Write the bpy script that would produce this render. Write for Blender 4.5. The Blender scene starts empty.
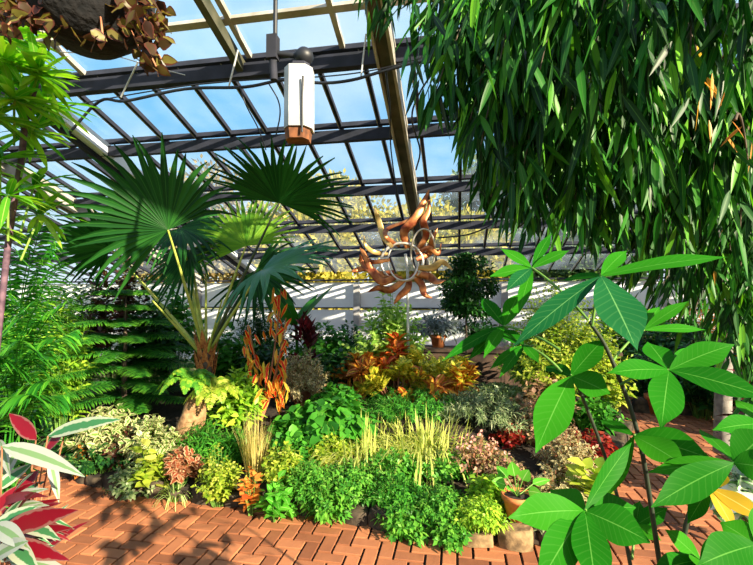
import bpy, math, random
import numpy as np
from mathutils import Vector, Matrix
C = bpy.context.scene.collection
H = 1.6; F = 440.0; YAW = math.radians(10.2); PITCH = math.radians(1.89)
# ------------------------------------------------------------------ camera
cd = bpy.data.cameras.new('camera'); cam = bpy.data.objects.new('camera', cd); C.objects.link(cam)
cd.sensor_width = 36.0; cd.lens = F/753*36; cd.clip_start = .05; cd.clip_end = 400
cam.location = (0, 0, H); cam.rotation_euler = (math.radians(90)+PITCH, 0, YAW)
bpy.context.scene.camera = cam
CM = cam.rotation_euler.to_matrix()
# ------------------------------------------------------------------ light
SUN_EL = math.radians(22); SUN_AZ = math.radians(-33)      # azimuth measured from +X (right), negative = towards the viewer
sdir = Vector((math.cos(SUN_EL)*math.cos(SUN_AZ), math.cos(SUN_EL)*math.sin(SUN_AZ), math.sin(SUN_EL)))
sd = bpy.data.lights.new('sun', 'SUN'); sun = bpy.data.objects.new('sun', sd); C.objects.link(sun)
sd.energy = 15; sd.color = (1.0, .86, .62); sd.angle = math.radians(.6)
sun.rotation_euler = sdir.to_track_quat('Z', 'Y').to_euler(); sun.location = (6, -2, 9)
w = bpy.data.worlds.new('sky'); bpy.context.scene.world = w; w.use_nodes = True
nt = w.node_tree; nt.nodes.clear()
def N(nt, t, **k):
    n = nt.nodes.new(t)
    for a, b in k.items(): setattr(n, a, b)
    return n
tc = N(nt, 'ShaderNodeTexCoord'); sx = N(nt, 'ShaderNodeSeparateXYZ'); nt.links.new(tc.outputs['Generated'], sx.inputs[0])
rp = N(nt, 'ShaderNodeValToRGB'); nt.links.new(sx.outputs['Z'], rp.inputs[0])
e = rp.color_ramp.elements
e[0].position = 0; e[0].color = (.80, .90, 1, 1); e[1].position = .9; e[1].color = (.12, .34, .85, 1)
for p, c in ((.2, (.55, .82, 1, 1)), (.36, (.14, .56, 1, 1)), (.5, (.42, .76, 1, 1)), (.62, (.35, .66, 1, 1))):
    q = e.new(p); q.color = c
dt = N(nt, 'ShaderNodeVectorMath', operation='DOT_PRODUCT'); nt.links.new(tc.outputs['Generated'], dt.inputs[0]); dt.inputs[1].default_value = sdir
mr = N(nt, 'ShaderNodeMapRange'); mr.inputs[1].default_value = .15; mr.inputs[2].default_value = .9; nt.links.new(dt.outputs['Value'], mr.inputs[0])
nz = N(nt, 'ShaderNodeTexNoise'); nz.inputs['Scale'].default_value = 2.2; nz.inputs['Detail'].default_value = 4; nt.links.new(tc.outputs['Generated'], nz.inputs[0])
mz = N(nt, 'ShaderNodeMapRange'); mz.inputs[1].default_value = .50; mz.inputs[2].default_value = .72; mz.inputs[4].default_value = .4; nt.links.new(nz.outputs['Fac'], mz.inputs[0])
mx0 = N(nt, 'ShaderNodeMath', operation='MAXIMUM'); nt.links.new(mr.outputs[0], mx0.inputs[0]); nt.links.new(mz.outputs[0], mx0.inputs[1])
mx = N(nt, 'ShaderNodeMixRGB'); nt.links.new(mx0.outputs[0], mx.inputs[0]); nt.links.new(rp.outputs[0], mx.inputs[1]); mx.inputs[2].default_value = (.9, .95, 1, 1)
bg = N(nt, 'ShaderNodeBackground'); bg.inputs[1].default_value = 1.0; nt.links.new(mx.outputs[0], bg.inputs[0])
wo = N(nt, 'ShaderNodeOutputWorld'); nt.links.new(bg.outputs[0], wo.inputs[0])
vs = bpy.context.scene.view_settings
bpy.context.scene.display_settings.display_device = 'sRGB'
vs.view_transform = 'Standard'; vs.look = 'None'; vs.exposure = 0.12; vs.gamma = 1.0; vs.use_curve_mapping = False
cy = getattr(bpy.context.scene, 'cycles', None)
if cy:
    cy.max_bounces = 8; cy.transparent_max_bounces = 24; cy.diffuse_bounces = 3; cy.caustics_reflective = False; cy.caustics_refractive = False
# ------------------------------------------------------------------ helpers
def at(px, py, d):
    "a point d metres in front of the viewpoint along the viewing direction that shows at a picture position"
    v = CM @ Vector(((px-376.5)/F*d, (282.5-py)/F*d, -d))
    return np.array((v.x, v.y, v.z+H))
def gp(px, py, z=0.0):
    a = at(px, py, 1.0); k = (z-H)/(a[2]-H)
    return a*k + np.array((0, 0, H*(1-k)))
def nrm(v):
    v = np.asarray(v, float); return v/(np.linalg.norm(v, axis=-1, keepdims=True)+1e-9)
class MB:
    def __init__(s): s.V = []; s.F = []; s.A = []; s.n = 0
    def raw(s, V, Fc, A=None):
        V = np.asarray(V, float).reshape(-1, 3); Fc = np.asarray(Fc, int)
        s.V.append(V); s.F.append(Fc+s.n); s.n += len(V)
        s.A.append(np.zeros((len(V), 3)) if A is None else A)
        return s
    def tube(s, pts, r, n=6, flat=1.0, nh=(0, 0, 1), rnd=0.5, cap=True):
        pts = np.asarray(pts, float); m = len(pts); r = np.broadcast_to(np.asarray(r, float), (m,))
        T = nrm(np.gradient(pts, axis=0)); nh = np.asarray(nh, float)
        V = []
        up = nh if abs(T[0]@nrm(nh)) < .95 else np.array((1., 0, 0))
        for i in range(m):
            a = nrm(np.cross(T[i], up)); b = np.cross(a, T[i]); up = b
            for k in range(n):
                t = 2*math.pi*k/n; V.append(pts[i]+a*math.cos(t)*r[i]+b*math.sin(t)*r[i]*flat)
        Fc = [(i*n+k, i*n+(k+1) % n, (i+1)*n+(k+1) % n, (i+1)*n+k) for i in range(m-1) for k in range(n)]
        A = np.zeros((len(V), 3)); A[:, 0] = rnd; A[:, 2] = np.repeat(np.linspace(0, 1, m), n)
        s.raw(V, Fc, A)
        if cap:
            for i0, rev in ((0, 1), ((m-1)*n, 0)):
                c = pts[0] if rev else pts[-1]
                Vc = [c]+[V[i0+k] for k in range(n)]
                s.raw(Vc, [(0, 1+(k+1) % n, 1+k) if rev else (0, 1+k, 1+(k+1) % n) for k in range(n)], A[:n+1]*0+[rnd, 0, float(not rev)])
        return s
    def box(s, c, size, ax=None, rnd=.5):
        c = np.asarray(c, float); h = np.asarray(size, float)/2
        ax = np.eye(3) if ax is None else np.asarray(ax, float)
        V = [c+ax[0]*x*h[0]+ax[1]*y*h[1]+ax[2]*z*h[2] for z in (-1, 1) for y in (-1, 1) for x in (-1, 1)]
        A = np.zeros((8, 3)); A[:, 0] = rnd
        return s.raw(V, [(0, 2, 3, 1), (4, 5, 7, 6), (0, 1, 5, 4), (2, 6, 7, 3), (0, 4, 6, 2), (1, 3, 7, 5)], A)
    def lathe(s, c, prof, n=20, rnd=.5):
        c = np.asarray(c, float); m = len(prof)
        V = [c+np.array((r*math.cos(2*math.pi*k/n), r*math.sin(2*math.pi*k/n), z)) for r, z in prof for k in range(n)]
        A = np.zeros((len(V), 3)); A[:, 0] = rnd
        return s.raw(V, [(i*n+k, i*n+(k+1) % n, (i+1)*n+(k+1) % n, (i+1)*n+k) for i in range(m-1) for k in range(n)], A)
    def leaves(s, P, D, Nn, L, W, shape='lance', droop=0., fold=.15, rnd=None, rows=4, wave=0.):
        P = np.atleast_2d(np.asarray(P, float)); k = len(P)
        D = nrm(np.broadcast_to(D, (k, 3))); Nn = np.broadcast_to(np.asarray(Nn, float), (k, 3))
        S = nrm(np.cross(D, Nn)); Nn = np.cross(S, D)
        L = np.broadcast_to(np.asarray(L, float), (k,)); W = np.broadcast_to(np.asarray(W, float), (k,))
        droop = np.broadcast_to(np.asarray(droop, float), (k,))
        rnd = np.random.default_rng(int(k*7+s.n)).random(k) if rnd is None else np.broadcast_to(rnd, (k,))
        sv = np.linspace(0, 1, rows+1); pr = np.array([PROF[shape](x) for x in sv])
        V = np.zeros((k, rows+1, 3, 3)); A = np.zeros((k, rows+1, 3, 3))
        for i, x in enumerate(sv):
            c = P + D*(L*x)[:, None] - np.array((0, 0, 1.))*(droop*L*x*x)[:, None]
            wv = np.sin(x*9+rnd*6)*wave
            for j, t in enumerate((-1, 0, 1)):
                V[:, i, j] = c + S*(W*.5*pr[i]*t)[:, None] + Nn*((W*.5*pr[i]*abs(t))*fold + (wv*W*t))[:, None]
                A[:, i, j] = np.stack([rnd, np.full(k, abs(t)), np.full(k, x)], 1)
        f = []
        for i in range(rows):
            for j in range(2): f.append((i*3+j, i*3+j+1, i*3+j+4, i*3+j+3))
        f = np.array(f); m = 3*(rows+1)
        Fc = (f[None]+(np.arange(k)*m)[:, None, None]).reshape(-1, 4)
        return s.raw(V.reshape(-1, 3), Fc, A.reshape(-1, 3))
    def build(s, name, mat, parent=None, smooth=True, **tags):
        V = np.concatenate(s.V); A = np.concatenate(s.A)
        o0 = np.array(parent['_o']) if parent is not None and '_o' in parent else np.zeros(3)
        me = bpy.data.meshes.new(name); me.vertices.add(len(V)); me.vertices.foreach_set('co', (V-o0).astype('f').ravel())
        lens = np.concatenate([np.full(len(f), f.shape[1]) for f in s.F]); idx = np.concatenate([f.ravel() for f in s.F])
        me.loops.add(len(idx)); me.loops.foreach_set('vertex_index', idx.astype('i'))
        me.polygons.add(len(lens)); st = np.concatenate([[0], np.cumsum(lens)[:-1]])
        me.polygons.foreach_set('loop_start', st.astype('i')); me.polygons.foreach_set('loop_total', lens.astype('i'))
        me.polygons.foreach_set('use_smooth', np.full(len(lens), smooth))
        at_ = me.attributes.new('leafdata', 'FLOAT_VECTOR', 'POINT'); at_.data.foreach_set('vector', A.astype('f').ravel())
        me.update(calc_edges=True); me.validate()
        me.materials.append(mat)
        o = bpy.data.objects.new(name, me); C.objects.link(o)
        if parent is not None: o.parent = parent; o['_o'] = list(o0)
        for k2, v in tags.items(): o[k2] = v
        return o
PROF = {
    'lance': lambda x: max(.04, math.sin(math.pi*min(1, x**.75))**.9),
    'ovate': lambda x: max(.04, math.sin(math.pi*x**.62)**.75),
    'obov': lambda x: max(.04, math.sin(math.pi*x**1.25)**.8),
    'strap': lambda x: max(.04, min(1, .55+x*2)*min(1, (1-x)*3)**.6),
    'blade': lambda x: max(.04, (1-x)**.7),
    'palm7': lambda x: max(.03, math.sin(math.pi/2*x/.55)**.85 if x < .55 else math.cos(math.pi/2*(x-.55)/.45)**1.3),
    'fan': lambda x: max(.03, min(x/.55, 1)*min(1, (1-x)/.45)**.8 if x > 0 else .03),
}
def smooth01(x): x = min(1, max(0, x)); return x*x*(3-2*x)
def tag(o, label=None, cat=None, group=None, kind=None):
    if label: o['label'] = label
    if cat: o['category'] = cat
    if group: o['group'] = group
    if kind: o['kind'] = kind
    return o
def thing(name, label, cat, loc, group=None, kind=None):
    o = bpy.data.objects.new(name, None); C.objects.link(o); o.location = [float(x) for x in loc]; o['_o'] = [float(x) for x in loc]
    o.empty_display_size = .1
    return tag(o, label, cat, group, kind)
def rng(s): return np.random.default_rng(s)
# ------------------------------------------------------------------ materials
def base_mat(name):
    m = bpy.data.materials.new(name); m.use_nodes = True; m.node_tree.nodes.clear(); return m, m.node_tree
def ramp_node(nt, cols, inp):
    r = N(nt, 'ShaderNodeValToRGB'); e = r.color_ramp.elements
    while len(e) < len(cols): e.new(.5)
    for i, c in enumerate(cols):
        e[i].position = i/max(1, len(cols)-1); e[i].color = (*c, 1)
    nt.links.new(inp, r.inputs[0]); return r.outputs[0]
def leaf_mat(name, cols, edge=None, ep=.55, mid=None, mp=.12, under=None, trans=.35, rough=.4, tip=None, stripe=None, tint=(1.25, 1.35, .7), spec=.25, veins=False):
    m, nt = base_mat(name)
    a = N(nt, 'ShaderNodeAttribute', attribute_name='leafdata'); sp = N(nt, 'ShaderNodeSeparateXYZ'); nt.links.new(a.outputs['Vector'], sp.inputs[0])
    col = ramp_node(nt, cols, sp.outputs['X'])
    def mixin(fac, color):
        nonlocal col
        q = N(nt, 'ShaderNodeMixRGB'); nt.links.new(fac, q.inputs[0]); nt.links.new(col, q.inputs[1]); q.inputs[2].default_value = (*color, 1); col = q.outputs[0]
    def mrange(inp, lo, hi):
        q = N(nt, 'ShaderNodeMapRange'); q.inputs[1].default_value = lo; q.inputs[2].default_value = hi; nt.links.new(inp, q.inputs[0]); return q.outputs[0]
    if edge or stripe:
        no = N(nt, 'ShaderNodeTexNoise'); no.inputs['Scale'].default_value = 45; g = N(nt, 'ShaderNodeNewGeometry'); nt.links.new(g.outputs['Position'], no.inputs['Vector'])
        ad = N(nt, 'ShaderNodeMath', operation='MULTIPLY_ADD'); nt.links.new(no.outputs['Fac'], ad.inputs[0]); ad.inputs[1].default_value = .6; nt.links.new(sp.outputs['Y'], ad.inputs[2])
        if edge: mixin(mrange(ad.outputs[0], ep+.25, ep+.35), edge)
        if stripe: mixin(mrange(no.outputs['Fac'], .5, .56), stripe)
    if veins:
        v1 = N(nt, 'ShaderNodeMath', operation='MULTIPLY_ADD'); nt.links.new(sp.outputs['Y'], v1.inputs[0]); v1.inputs[1].default_value = -.16; nt.links.new(sp.outputs['Z'], v1.inputs[2])
        v2 = N(nt, 'ShaderNodeMath', operation='MULTIPLY'); nt.links.new(v1.outputs[0], v2.inputs[0]); v2.inputs[1].default_value = 75
        v3 = N(nt, 'ShaderNodeMath', operation='SINE'); nt.links.new(v2.outputs[0], v3.inputs[0])
        v4 = N(nt, 'ShaderNodeMapRange'); nt.links.new(v3.outputs[0], v4.inputs[0]); v4.inputs[1].default_value = .75; v4.inputs[2].default_value = 1; v4.inputs[4].default_value = .10
        mixin(v4.outputs[0], mid)
    if mid: mixin(mrange(sp.outputs['Y'], mp+.03, mp-.03), mid)
    if tip: mixin(mrange(sp.outputs['Z'], .55, .95), tip)
    if under:
        g2 = N(nt, 'ShaderNodeNewGeometry'); mixin(g2.outputs['Backfacing'], under)
    pb = N(nt, 'ShaderNodeBsdfPrincipled'); nt.links.new(col, pb.inputs['Base Color']); pb.inputs['Roughness'].default_value = rough; pb.inputs['Specular IOR Level'].default_value = spec
    tl = N(nt, 'ShaderNodeBsdfTranslucent'); tm = N(nt, 'ShaderNodeMixRGB', blend_type='MULTIPLY'); tm.inputs[0].default_value = 1; tm.inputs[2].default_value = (*tint, 1)
    nt.links.new(col, tm.inputs[1]); nt.links.new(tm.outputs[0], tl.inputs[0])
    ms = N(nt, 'ShaderNodeMixShader'); ms.inputs[0].default_value = trans; nt.links.new(pb.outputs[0], ms.inputs[1]); nt.links.new(tl.outputs[0], ms.inputs[2])
    o = N(nt, 'ShaderNodeOutputMaterial'); nt.links.new(ms.outputs[0], o.inputs[0]); return m
def solid_mat(name, c1, c2=None, rough=.6, metal=0., scale=12., bump=.0, attr=False, emit=None, detail=6):
    m, nt = base_mat(name); c2 = c2 or c1
    if attr:
        a = N(nt, 'ShaderNodeAttribute', attribute_name='leafdata'); sp = N(nt, 'ShaderNodeSeparateXYZ'); nt.links.new(a.outputs['Vector'], sp.inputs[0])
    g = N(nt, 'ShaderNodeNewGeometry'); no = N(nt, 'ShaderNodeTexNoise'); no.inputs['Scale'].default_value = scale; no.inputs['Detail'].default_value = detail
    nt.links.new(g.outputs['Position'], no.inputs['Vector'])
    fac = no.outputs['Fac']
    if attr:
        ad = N(nt, 'ShaderNodeMath', operation='MULTIPLY_ADD'); nt.links.new(no.outputs['Fac'], ad.inputs[0]); ad.inputs[1].default_value = .5
        sb = N(nt, 'ShaderNodeMath', operation='SUBTRACT'); nt.links.new(sp.outputs['X'], sb.inputs[0]); sb.inputs[1].default_value = .25; nt.links.new(sb.outputs[0], ad.inputs[2]); fac = ad.outputs[0]
    else:
        q = N(nt, 'ShaderNodeMapRange'); q.inputs[1].default_value = .35; q.inputs[2].default_value = .65; nt.links.new(fac, q.inputs[0]); fac = q.outputs[0]
    col = ramp_node(nt, [c1, c2], fac)
    pb = N(nt, 'ShaderNodeBsdfPrincipled'); nt.links.new(col, pb.inputs['Base Color']); pb.inputs['Roughness'].default_value = rough; pb.inputs['Metallic'].default_value = metal
    if bump:
        b = N(nt, 'ShaderNodeBump'); b.inputs['Strength'].default_value = bump; b.inputs['Distance'].default_value = .02; nt.links.new(no.outputs['Fac'], b.inputs['Height']); nt.links.new(b.outputs[0], pb.inputs['Normal'])
    o = N(nt, 'ShaderNodeOutputMaterial'); nt.links.new(pb.outputs[0], o.inputs[0]); return m
def glass_mat():
    m, nt = base_mat('roof_glass')
    tr = N(nt, 'ShaderNodeBsdfTransparent'); tr.inputs[0].default_value = (.95, .98, 1, 1)
    gl = N(nt, 'ShaderNodeBsdfGlossy'); gl.inputs['Roughness'].default_value = .08
    df = N(nt, 'ShaderNodeBsdfTranslucent'); df.inputs[0].default_value = (.9, .95, 1, 1)
    g = N(nt, 'ShaderNodeNewGeometry'); no = N(nt, 'ShaderNodeTexNoise'); no.inputs['Scale'].default_value = 1.6; no.inputs['Detail'].default_value = 7; nt.links.new(g.outputs['Position'], no.inputs['Vector'])
    mr = N(nt, 'ShaderNodeMapRange'); mr.inputs[1].default_value = .4; mr.inputs[2].default_value = .75; mr.inputs[3].default_value = .03; mr.inputs[4].default_value = .16; nt.links.new(no.outputs['Fac'], mr.inputs[0])
    m1 = N(nt, 'ShaderNodeMixShader'); nt.links.new(mr.outputs[0], m1.inputs[0]); nt.links.new(tr.outputs[0], m1.inputs[1]); nt.links.new(df.outputs[0], m1.inputs[2])
    m2 = N(nt, 'ShaderNodeMixShader'); m2.inputs[0].default_value = .04; nt.links.new(m1.outputs[0], m2.inputs[1]); nt.links.new(gl.outputs[0], m2.inputs[2])
    o = N(nt, 'ShaderNodeOutputMaterial'); nt.links.new(m2.outputs[0], o.inputs[0]); return m
G = lambda r, g, b: (r, g, b)
M = {}
M['brick'] = solid_mat('brick', (.20, .065, .025), (.46, .17, .07), rough=.75, scale=9, bump=.25, attr=True)
M['joint'] = solid_mat('brick_joint', (.012, .008, .006), (.03, .02, .014), rough=.95)
M['soil'] = solid_mat('soil', (.012, .008, .005), (.035, .022, .013), rough=1, scale=20, bump=.6)
M['steel'] = solid_mat('roof_steel', (.010, .012, .022), (.024, .026, .045), rough=.85, scale=6)
M['steel_pale'] = solid_mat('pale_steel', (.30, .29, .30), (.50, .47, .45), rough=.55, scale=5)
M['beam'] = solid_mat('green_beam', (.035, .04, .02), (.11, .10, .06), rough=.6, scale=5)
M['beam_light'] = solid_mat('beam_flange', (.34, .30, .24), (.55, .50, .44), rough=.6, scale=5)
M['galv'] = solid_mat('galvanised', (.55, .55, .55), (.75, .75, .75), rough=.4, scale=20)
M['white'] = solid_mat('white_panel', (.82, .83, .86), (.90, .90, .92), rough=.6, scale=3)
M['cable'] = solid_mat('cable', (.012, .014, .02), rough=.5)
M['glass'] = glass_mat()
M['lawn'] = solid_mat('lawn', (.12, .14, .03), (.26, .25, .07), rough=1, scale=1.5)
M['bark'] = solid_mat('bark', (.05, .035, .022), (.14, .10, .07), rough=.9, scale=18, bump=.4)
M['bark_grey'] = solid_mat('grey_bark', (.12, .11, .10), (.30, .27, .24), rough=.9, scale=14, bump=.3)
M['stem_dark'] = solid_mat('dark_stem', (.012, .02, .012), (.03, .045, .02), rough=.6)
M['stem_green'] = solid_mat('green_stem', (.06, .16, .02), (.14, .28, .04), rough=.6)
M['stem_red'] = solid_mat('red_stem', (.22, .08, .04), (.42, .18, .09), rough=.7)
M['stem_purple'] = solid_mat('purple_stem', (.06, .03, .05), (.16, .09, .12), rough=.8, scale=30)
M['petiole'] = solid_mat('petiole', (.28, .38, .05), (.50, .50, .10), rough=.5)
M['petiole_dark'] = solid_mat('dark_petiole', (.02, .035, .015), (.05, .07, .02), rough=.5)
M['crownshaft'] = solid_mat('crownshaft', (.30, .07, .02), (.60, .26, .06), rough=.8, scale=40, bump=.4)
M['terracotta'] = solid_mat('terracotta', (.50, .13, .035), (.72, .24, .08), rough=.8, scale=14)
M['rock'] = solid_mat('tan_rock', (.17, .085, .035), (.36, .21, .10), rough=.95, scale=22, bump=.5)
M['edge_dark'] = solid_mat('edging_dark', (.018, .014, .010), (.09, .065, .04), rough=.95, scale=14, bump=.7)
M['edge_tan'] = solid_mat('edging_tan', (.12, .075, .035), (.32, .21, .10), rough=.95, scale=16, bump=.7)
M['bench'] = solid_mat('planter_wood', (.035, .02, .014), (.09, .05, .03), rough=.85, scale=8, bump=.3)
M['coir'] = solid_mat('coir', (.004, .005, .007), (.012, .011, .012), rough=1, scale=30, bump=.8)
M['copper'] = solid_mat('copper_flame', (.26, .05, .018), (.62, .24, .08), rough=.38, metal=.55, scale=10, bump=.2)
M['gold'] = solid_mat('gold_flame', (.50, .28, .08), (.75, .52, .20), rough=.35, metal=.5, scale=10)
M['silver'] = solid_mat('silver_ring', (.52, .45, .38), (.82, .76, .70), rough=.35, metal=.5, scale=14)
M['housing'] = solid_mat('grey_housing', (.33, .35, .37), (.55, .56, .58), rough=.6, scale=7)
M['rust'] = solid_mat('rust', (.05, .02, .010), (.22, .08, .03), rough=.9, scale=20)
# foliage
M['ficus'] = leaf_mat('ficus_leaf', [G(.005, .030, .006), G(.010, .070, .010), G(.025, .16, .012), G(.14, .40, .02)], mid=(.06, .18, .03), mp=.08, trans=.24, rough=.42, spec=.2)
M['ficus_dry'] = leaf_mat('dry_leaf', [G(.45, .16, .04), G(.75, .45, .08)], trans=.4)
M['money'] = leaf_mat('money_leaf', [G(.007, .10, .004), G(.014, .145, .005), G(.032, .21, .008)], mid=(.12, .34, .06), mp=.015, trans=.26, rough=.5, tint=(1.3, 1.6, .4), spec=.05, veins=True)
M['money_blue'] = leaf_mat('money_leaf_cool', [G(.004, .07, .018), G(.008, .09, .024)], mid=(.16, .38, .12), mp=.015, trans=.2, rough=.42, spec=.08, veins=True)
M['money_yellow'] = leaf_mat('money_leaf_yellow', [G(.62, .42, .03), G(.75, .52, .05)], mid=(.85, .75, .2), mp=.04, trans=.45)
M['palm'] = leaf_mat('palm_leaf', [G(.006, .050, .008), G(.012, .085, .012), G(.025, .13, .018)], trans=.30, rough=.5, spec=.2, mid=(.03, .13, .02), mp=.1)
M['palm_lit'] = leaf_mat('palm_leaf_lit', [G(.10, .30, .02), G(.28, .50, .04)], trans=.6, rough=.4)  # brighter copy of the palm leaf, sun shining through put into its colour
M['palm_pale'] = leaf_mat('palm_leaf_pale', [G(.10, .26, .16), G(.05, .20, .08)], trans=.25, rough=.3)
M['lime'] = leaf_mat('lime_leaf', [G(.12, .32, .02), G(.30, .52, .04), G(.50, .62, .06)], trans=.42)
M['yellowgreen'] = leaf_mat('yellow_green_leaf', [G(.14, .28, .02), G(.36, .46, .04), G(.60, .60, .12)], trans=.45)
M['green'] = leaf_mat('mid_green_leaf', [G(.02, .13, .015), G(.05, .24, .02), G(.12, .38, .035)], trans=.35)
M['limegreen'] = leaf_mat('lime_green_leaf', [G(.05, .22, .02), G(.14, .38, .03), G(.35, .52, .04)], trans=.4)
M['limepale'] = leaf_mat('pale_lime_leaf', [G(.14, .34, .04), G(.34, .54, .10), G(.55, .66, .20)], trans=.45)
M['fern'] = leaf_mat('feathery_leaf', [G(.03, .17, .02), G(.09, .32, .03), G(.22, .48, .06)], trans=.38)
M['darkgreen'] = leaf_mat('dark_green_leaf', [G(.005, .03, .008), G(.015, .075, .014), G(.04, .15, .02)], trans=.25)
M['pine'] = leaf_mat('pine_needle', [G(.008, .07, .010), G(.02, .15, .015), G(.07, .30, .02)], trans=.35, rough=.6, tip=(.14, .40, .03))
M['bright'] = leaf_mat('bright_leaf', [G(.06, .32, .02), G(.14, .48, .04)], mid=(.4, .65, .2), mp=.06, trans=.42)
M['greygreen'] = leaf_mat('grey_green_leaf', [G(.09, .16, .06), G(.22, .30, .13), G(.45, .48, .28)], trans=.3)
M['silvery'] = leaf_mat('silvery_leaf', [G(.05, .07, .06), G(.30, .34, .33), G(.10, .13, .10)], trans=.2)
M['cream'] = leaf_mat('cream_variegated', [G(.10, .22, .04), G(.18, .30, .06)], edge=(.56, .53, .28), ep=.42, trans=.35)
M['creamgrey'] = leaf_mat('olive_cream_leaf', [G(.16, .15, .06), G(.30, .26, .12)], edge=(.58, .50, .28), ep=.5, trans=.3)
M['grassvar'] = leaf_mat('striped_grass', [G(.20, .36, .04), G(.48, .58, .10)], edge=(.78, .72, .25), ep=.5, trans=.4)
M['drygrass'] = leaf_mat('straw', [G(.45, .34, .12), G(.72, .58, .24), G(.40, .42, .12)], trans=.4)
M['spider'] = leaf_mat('spider_leaf', [G(.10, .30, .03), G(.20, .42, .05)], mid=(.80, .82, .42), mp=.35, trans=.4)
M['redleaf'] = leaf_mat('red_leaf', tint=(1.2, .7, .5), cols=[G(.12, .01, .01), G(.30, .02, .015), G(.40, .08, .04)], trans=.4)
M['pinkred'] = leaf_mat('pink_tipped_leaf', [G(.16, .20, .06), G(.42, .24, .14), G(.62, .40, .30)], trans=.35)
M['pinkflower'] = leaf_mat('pink_flower', [G(.62, .22, .20), G(.80, .45, .42)], trans=.3)
M['orangeleaf'] = leaf_mat('orange_leaf', [G(.52, .14, .03), G(.75, .34, .06), G(.50, .06, .02)], trans=.4)
M['rusty'] = leaf_mat('rusty_leaf', [G(.16, .03, .015), G(.34, .09, .04), G(.50, .22, .12)], edge=(.55, .35, .2), ep=.6, trans=.35)
M['croton'] = leaf_mat('croton_leaf', [G(.04, .10, .01), G(.32, .07, .015), G(.62, .20, .02), G(.74, .50, .05)], mid=(.75, .52, .06), mp=.14, edge=(.50, .14, .03), ep=.65, trans=.3, rough=.3)
M['croton_y'] = leaf_mat('croton_yellow', [G(.58, .54, .05), G(.80, .70, .08), G(.74, .46, .04)], stripe=(.22, .30, .02), trans=.35, rough=.3)
M['croton_r'] = leaf_mat('croton_red', [G(.50, .03, .02), G(.60, .10, .02), G(.66, .30, .04)], mid=(.85, .45, .06), mp=.12, trans=.35, rough=.3)
M['croton_hang'] = leaf_mat('croton_hanging', tint=(1.3, .9, .5), cols= [G(.75, .015, .01), G(.80, .03, .015), G(.80, .14, .02), G(.72, .70, .06)], edge=(.80, .55, .08), ep=.62, trans=.4, rough=.35)
M['burgundy'] = leaf_mat('burgundy_leaf', [G(.03, .008, .012), G(.09, .012, .02), G(.35, .03, .05)], trans=.25)
M['ruddy'] = leaf_mat('ruddy_dark_leaf', [G(.035, .015, .012), G(.10, .03, .02), G(.05, .06, .02)], trans=.25)
M['tricolor'] = leaf_mat('tricolor_leaf', [G(.03, .14, .05), G(.05, .20, .07)], edge=(.36, .42, .30), ep=.50, under=(.24, .008, .025), trans=.22, rough=.35, tint=(1.2, .9, .8))
M['tricolor_w'] = leaf_mat('tricolor_pale', [G(.28, .33, .27), G(.40, .43, .39)], mid=(.16, .28, .12), mp=.3, under=(.24, .01, .03), trans=.25, rough=.4)
M['tricolor_r'] = leaf_mat('tricolor_red', [G(.13, .004, .010), G(.22, .006, .018), G(.05, .004, .006)], edge=(.22, .09, .08), ep=.72, trans=.3, rough=.35)
M['begonia'] = leaf_mat('begonia_leaf', [G(.025, .010, .010), G(.08, .045, .015), G(.24, .22, .05)], edge=(.10, .03, .02), ep=.68, trans=.45, tint=(1.3, 1.2, .6))
M['whorl'] = leaf_mat('whorl_leaf', [G(.06, .28, .02), G(.16, .44, .03), G(.36, .58, .05)], mid=(.35, .5, .12), mp=.1, trans=.45, tint=(1.4, 1.5, .4))
M['cane'] = leaf_mat('cane_palm_leaf', [G(.012, .12, .012), G(.04, .25, .02), G(.14, .45, .03)], trans=.4)
M['white_leaf'] = leaf_mat('white_caladium', [G(.72, .76, .70), G(.82, .84, .80)], edge=(.15, .35, .12), ep=.7, trans=.3)
M['autumn_y'] = leaf_mat('autumn_yellow', [G(.34, .30, .05), G(.52, .42, .07), G(.24, .26, .05)], trans=.35)
M['autumn_g'] = leaf_mat('outdoor_green', [G(.05, .10, .05), G(.09, .16, .06), G(.16, .22, .08)], trans=.3)
M['autumn_o'] = leaf_mat('autumn_brown', [G(.18, .12, .06), G(.26, .20, .08), G(.30, .26, .10)], trans=.3)
# ------------------------------------------------------------------ the setting
def inside(poly, x, y):
    c = False; n = len(poly); j = n-1
    for i in range(n):
        xi, yi = poly[i][:2]; xj, yj = poly[j][:2]
        if (yi > y) != (yj > y) and x < (xj-xi)*(y-yi)/(yj-yi)+xi: c = not c
        j = i
    return c
def segd(p, a, b):
    p = np.array(p); a = np.array(a[:2]); b = np.array(b[:2]); t = np.clip((p-a)@(b-a)/max(1e-9, (b-a)@(b-a)), 0, 1)
    return np.linalg.norm(p-a-t*(b-a))
def pdist(poly, x, y): return min(segd((x, y), poly[i], poly[(i+1) % len(poly)]) for i in range(len(poly)))
def flat(px, d): a = at(px, 297, d); return (a[0], a[1])
g2 = lambda px, py: tuple(gp(px, py)[:2])
FRONT = [g2(*p) for p in ((48, 462), (90, 482), (135, 492), (200, 500), (260, 506), (320, 513), (370, 523), (420, 533), (470, 541), (530, 547), (575, 538), (598, 508), (606, 478), (616, 450), (628, 428))]
BED = FRONT + [flat(612, 6.6), flat(420, 7.6), flat(250, 7.6), flat(60, 7.0), flat(10, 5.2)]
LEFTBED = [(-6, .4), (-1.75, .4), g2(2, 545), g2(6, 500), g2(14, 465), g2(8, 440), (-6, 5.2)]
RIGHTBED = [g2(800, 600), g2(772, 520), g2(742, 468), g2(752, 440), (6, 4.6), (6, 1.8)]
BACKBED = [flat(618, 7.3), flat(830, 5.2), (7, 5.3), (7, 9.7), flat(640, 9.3)]
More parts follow.
